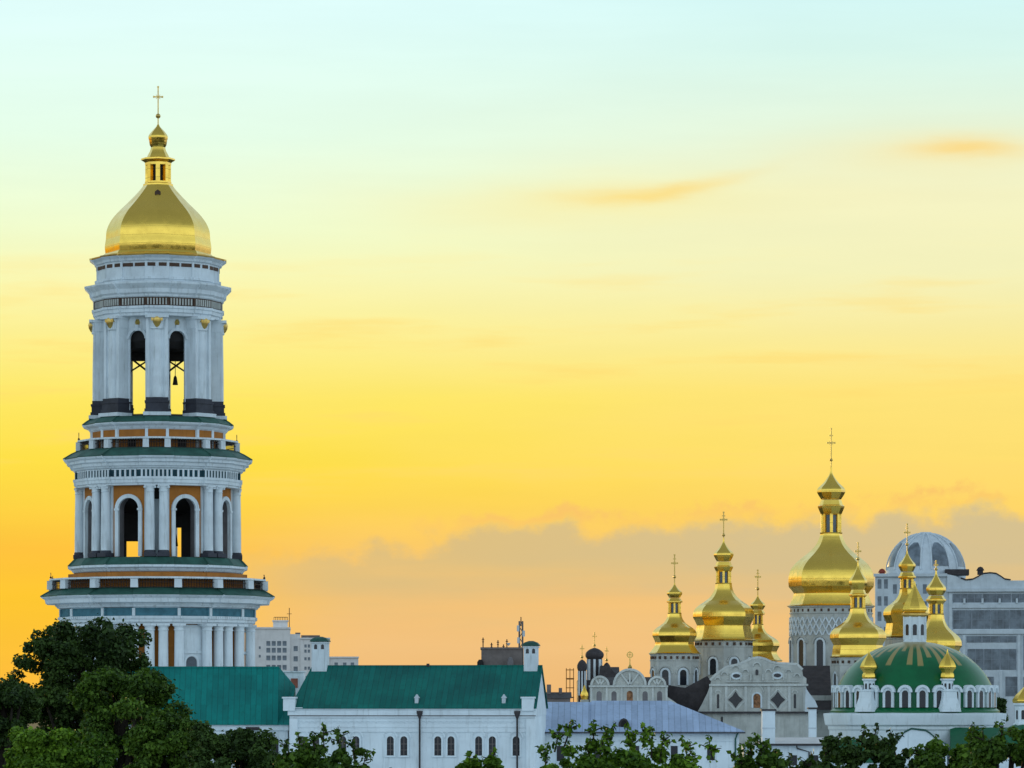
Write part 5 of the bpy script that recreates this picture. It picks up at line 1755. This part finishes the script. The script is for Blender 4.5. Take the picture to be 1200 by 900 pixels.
tree('tallest dark spreading tree in front of the bell tower, sky showing through', 98, 720, 86, 250, 36000, 0.26, 'leaf_dark', 11, crown=0.92, nclump=150, rr=(0.09, 0.18), extra=((165, 748, 13), (160, 775, 15), (168, 795, 14), (22, 775, 9), (38, 758, 9), (20, 792, 9), (120, 735, 14), (72, 738, 13), (98, 750, 20), (130, 765, 18)))
tree('round mid-green tree below the dark tree, left of the teal roof', 142, 776, 66, 215, 36000, 0.21, 'leaf_mid', 12, nclump=110, rr=(0.11, 0.22), extra=((185, 808, 18), (206, 834, 16), (172, 795, 14)))
tree('dark tree at the very left edge, behind the bright bush', 2, 790, 50, 200, 26000, 0.21, 'leaf_dark', 13, nclump=70, rr=(0.13, 0.25))
tree('dark rounded tree below the edge of the teal roof', 195, 828, 56, 170, 26000, 0.17, 'leaf_mid', 15, nclump=70, rr=(0.13, 0.25), extra=((150, 830, 16),))
tree('bright green leafy tree in the lower left corner', 62, 845, 76, 130, 38000, 0.14, 'leaf_light', 14, nclump=110, rr=(0.10, 0.2), crown=0.8)
tree('low dark tree under the white wall of the teal-roofed wing', 268, 852, 66, 150, 26000, 0.155, 'leaf_dark', 16, nclump=80, rr=(0.1, 0.2), crown=0.8, extra=((310, 868, 14), (235, 858, 14)))
tree('loose leafy tree before the left end of the white building', 378, 866, 64, 118, 12000, 0.15, 'leaf_mid', 17, nclump=80, rr=(0.08, 0.17), crown=0.8,
     sprigs=((379, 847, 6), (396, 852, 6), (351, 860, 7), (335, 866, 7), (412, 866, 7), (430, 878, 6), (365, 858, 5)))
tree('small rounded bush under the arched windows', 565, 882, 38, 100, 3800, 0.15, 'leaf_light', 18, nclump=50, rr=(0.12, 0.24), crown=0.9, sprigs=((548, 882, 4), (580, 880, 4)))
tree('large-leaved tree before the pale blue roof, with loose upright shoots', 728, 864, 108, 96, 21000, 0.13, 'leaf_light', 19, nclump=150, rr=(0.05, 0.12), crown=0.7,
     sprigs=((657, 850, 3), (672, 844, 4), (696, 846, 6), (712, 852, 7), (722, 846, 7), (735, 847, 7), (752, 848, 7), (765, 855, 6), (778, 858, 7), (800, 864, 7), (830, 862, 4), (642, 872, 6), (812, 876, 6), (690, 866, 6), (742, 858, 6)))
tree('slender sprig-topped tree below the white chimney', 890, 872, 40, 104, 2600, 0.18, 'leaf_mid', 20, nclump=44, rr=(0.10, 0.2), crown=1.2, sprigs=((884, 860, 6), (898, 868, 6), (868, 880, 6), (878, 866, 5), (908, 880, 5)))
tree('dark loose tree in front of the domed church, wall glinting through', 1014, 856, 72, 112, 12500, 0.15, 'leaf_dark', 21, nclump=100, rr=(0.07, 0.15), crown=0.85, sprigs=((1028, 847, 6), (1012, 851, 7), (985, 860, 7), (1045, 855, 6), (966, 868, 6)))
tree('olive green tree before the porch of the domed church', 1112, 860, 50, 108, 8500, 0.15, 'leaf_mid', 22, nclump=70, rr=(0.1, 0.2), sprigs=((1139, 848, 5), (1098, 860, 6), (1080, 872, 5)))
tree('rightmost green tree at the corner of the view', 1180, 846, 54, 102, 11000, 0.13, 'leaf_mid', 23, nclump=80, rr=(0.1, 0.2), sprigs=((1150, 855, 5), (1172, 845, 5)))
tree('small dark tree squeezed between the green dome and the right-hand chapel', 1170, 812, 13, 505, 2600, 0.42, 'leaf_dark', 24, nclump=30, rr=(0.2, 0.35), crown=1.5, group='trees inside the monastery')
tree('low green tree between the white building and the bush', 470, 894, 46, 110, 3000, 0.16, 'leaf_mid', 25, nclump=50, rr=(0.1, 0.2), crown=0.8)
tree('low shaded tree filling the gap left of the domed church', 940, 886, 46, 106, 3600, 0.17, 'leaf_dark', 26, nclump=50, rr=(0.1, 0.2), crown=0.8, sprigs=((925, 884, 5), (950, 880, 5)))
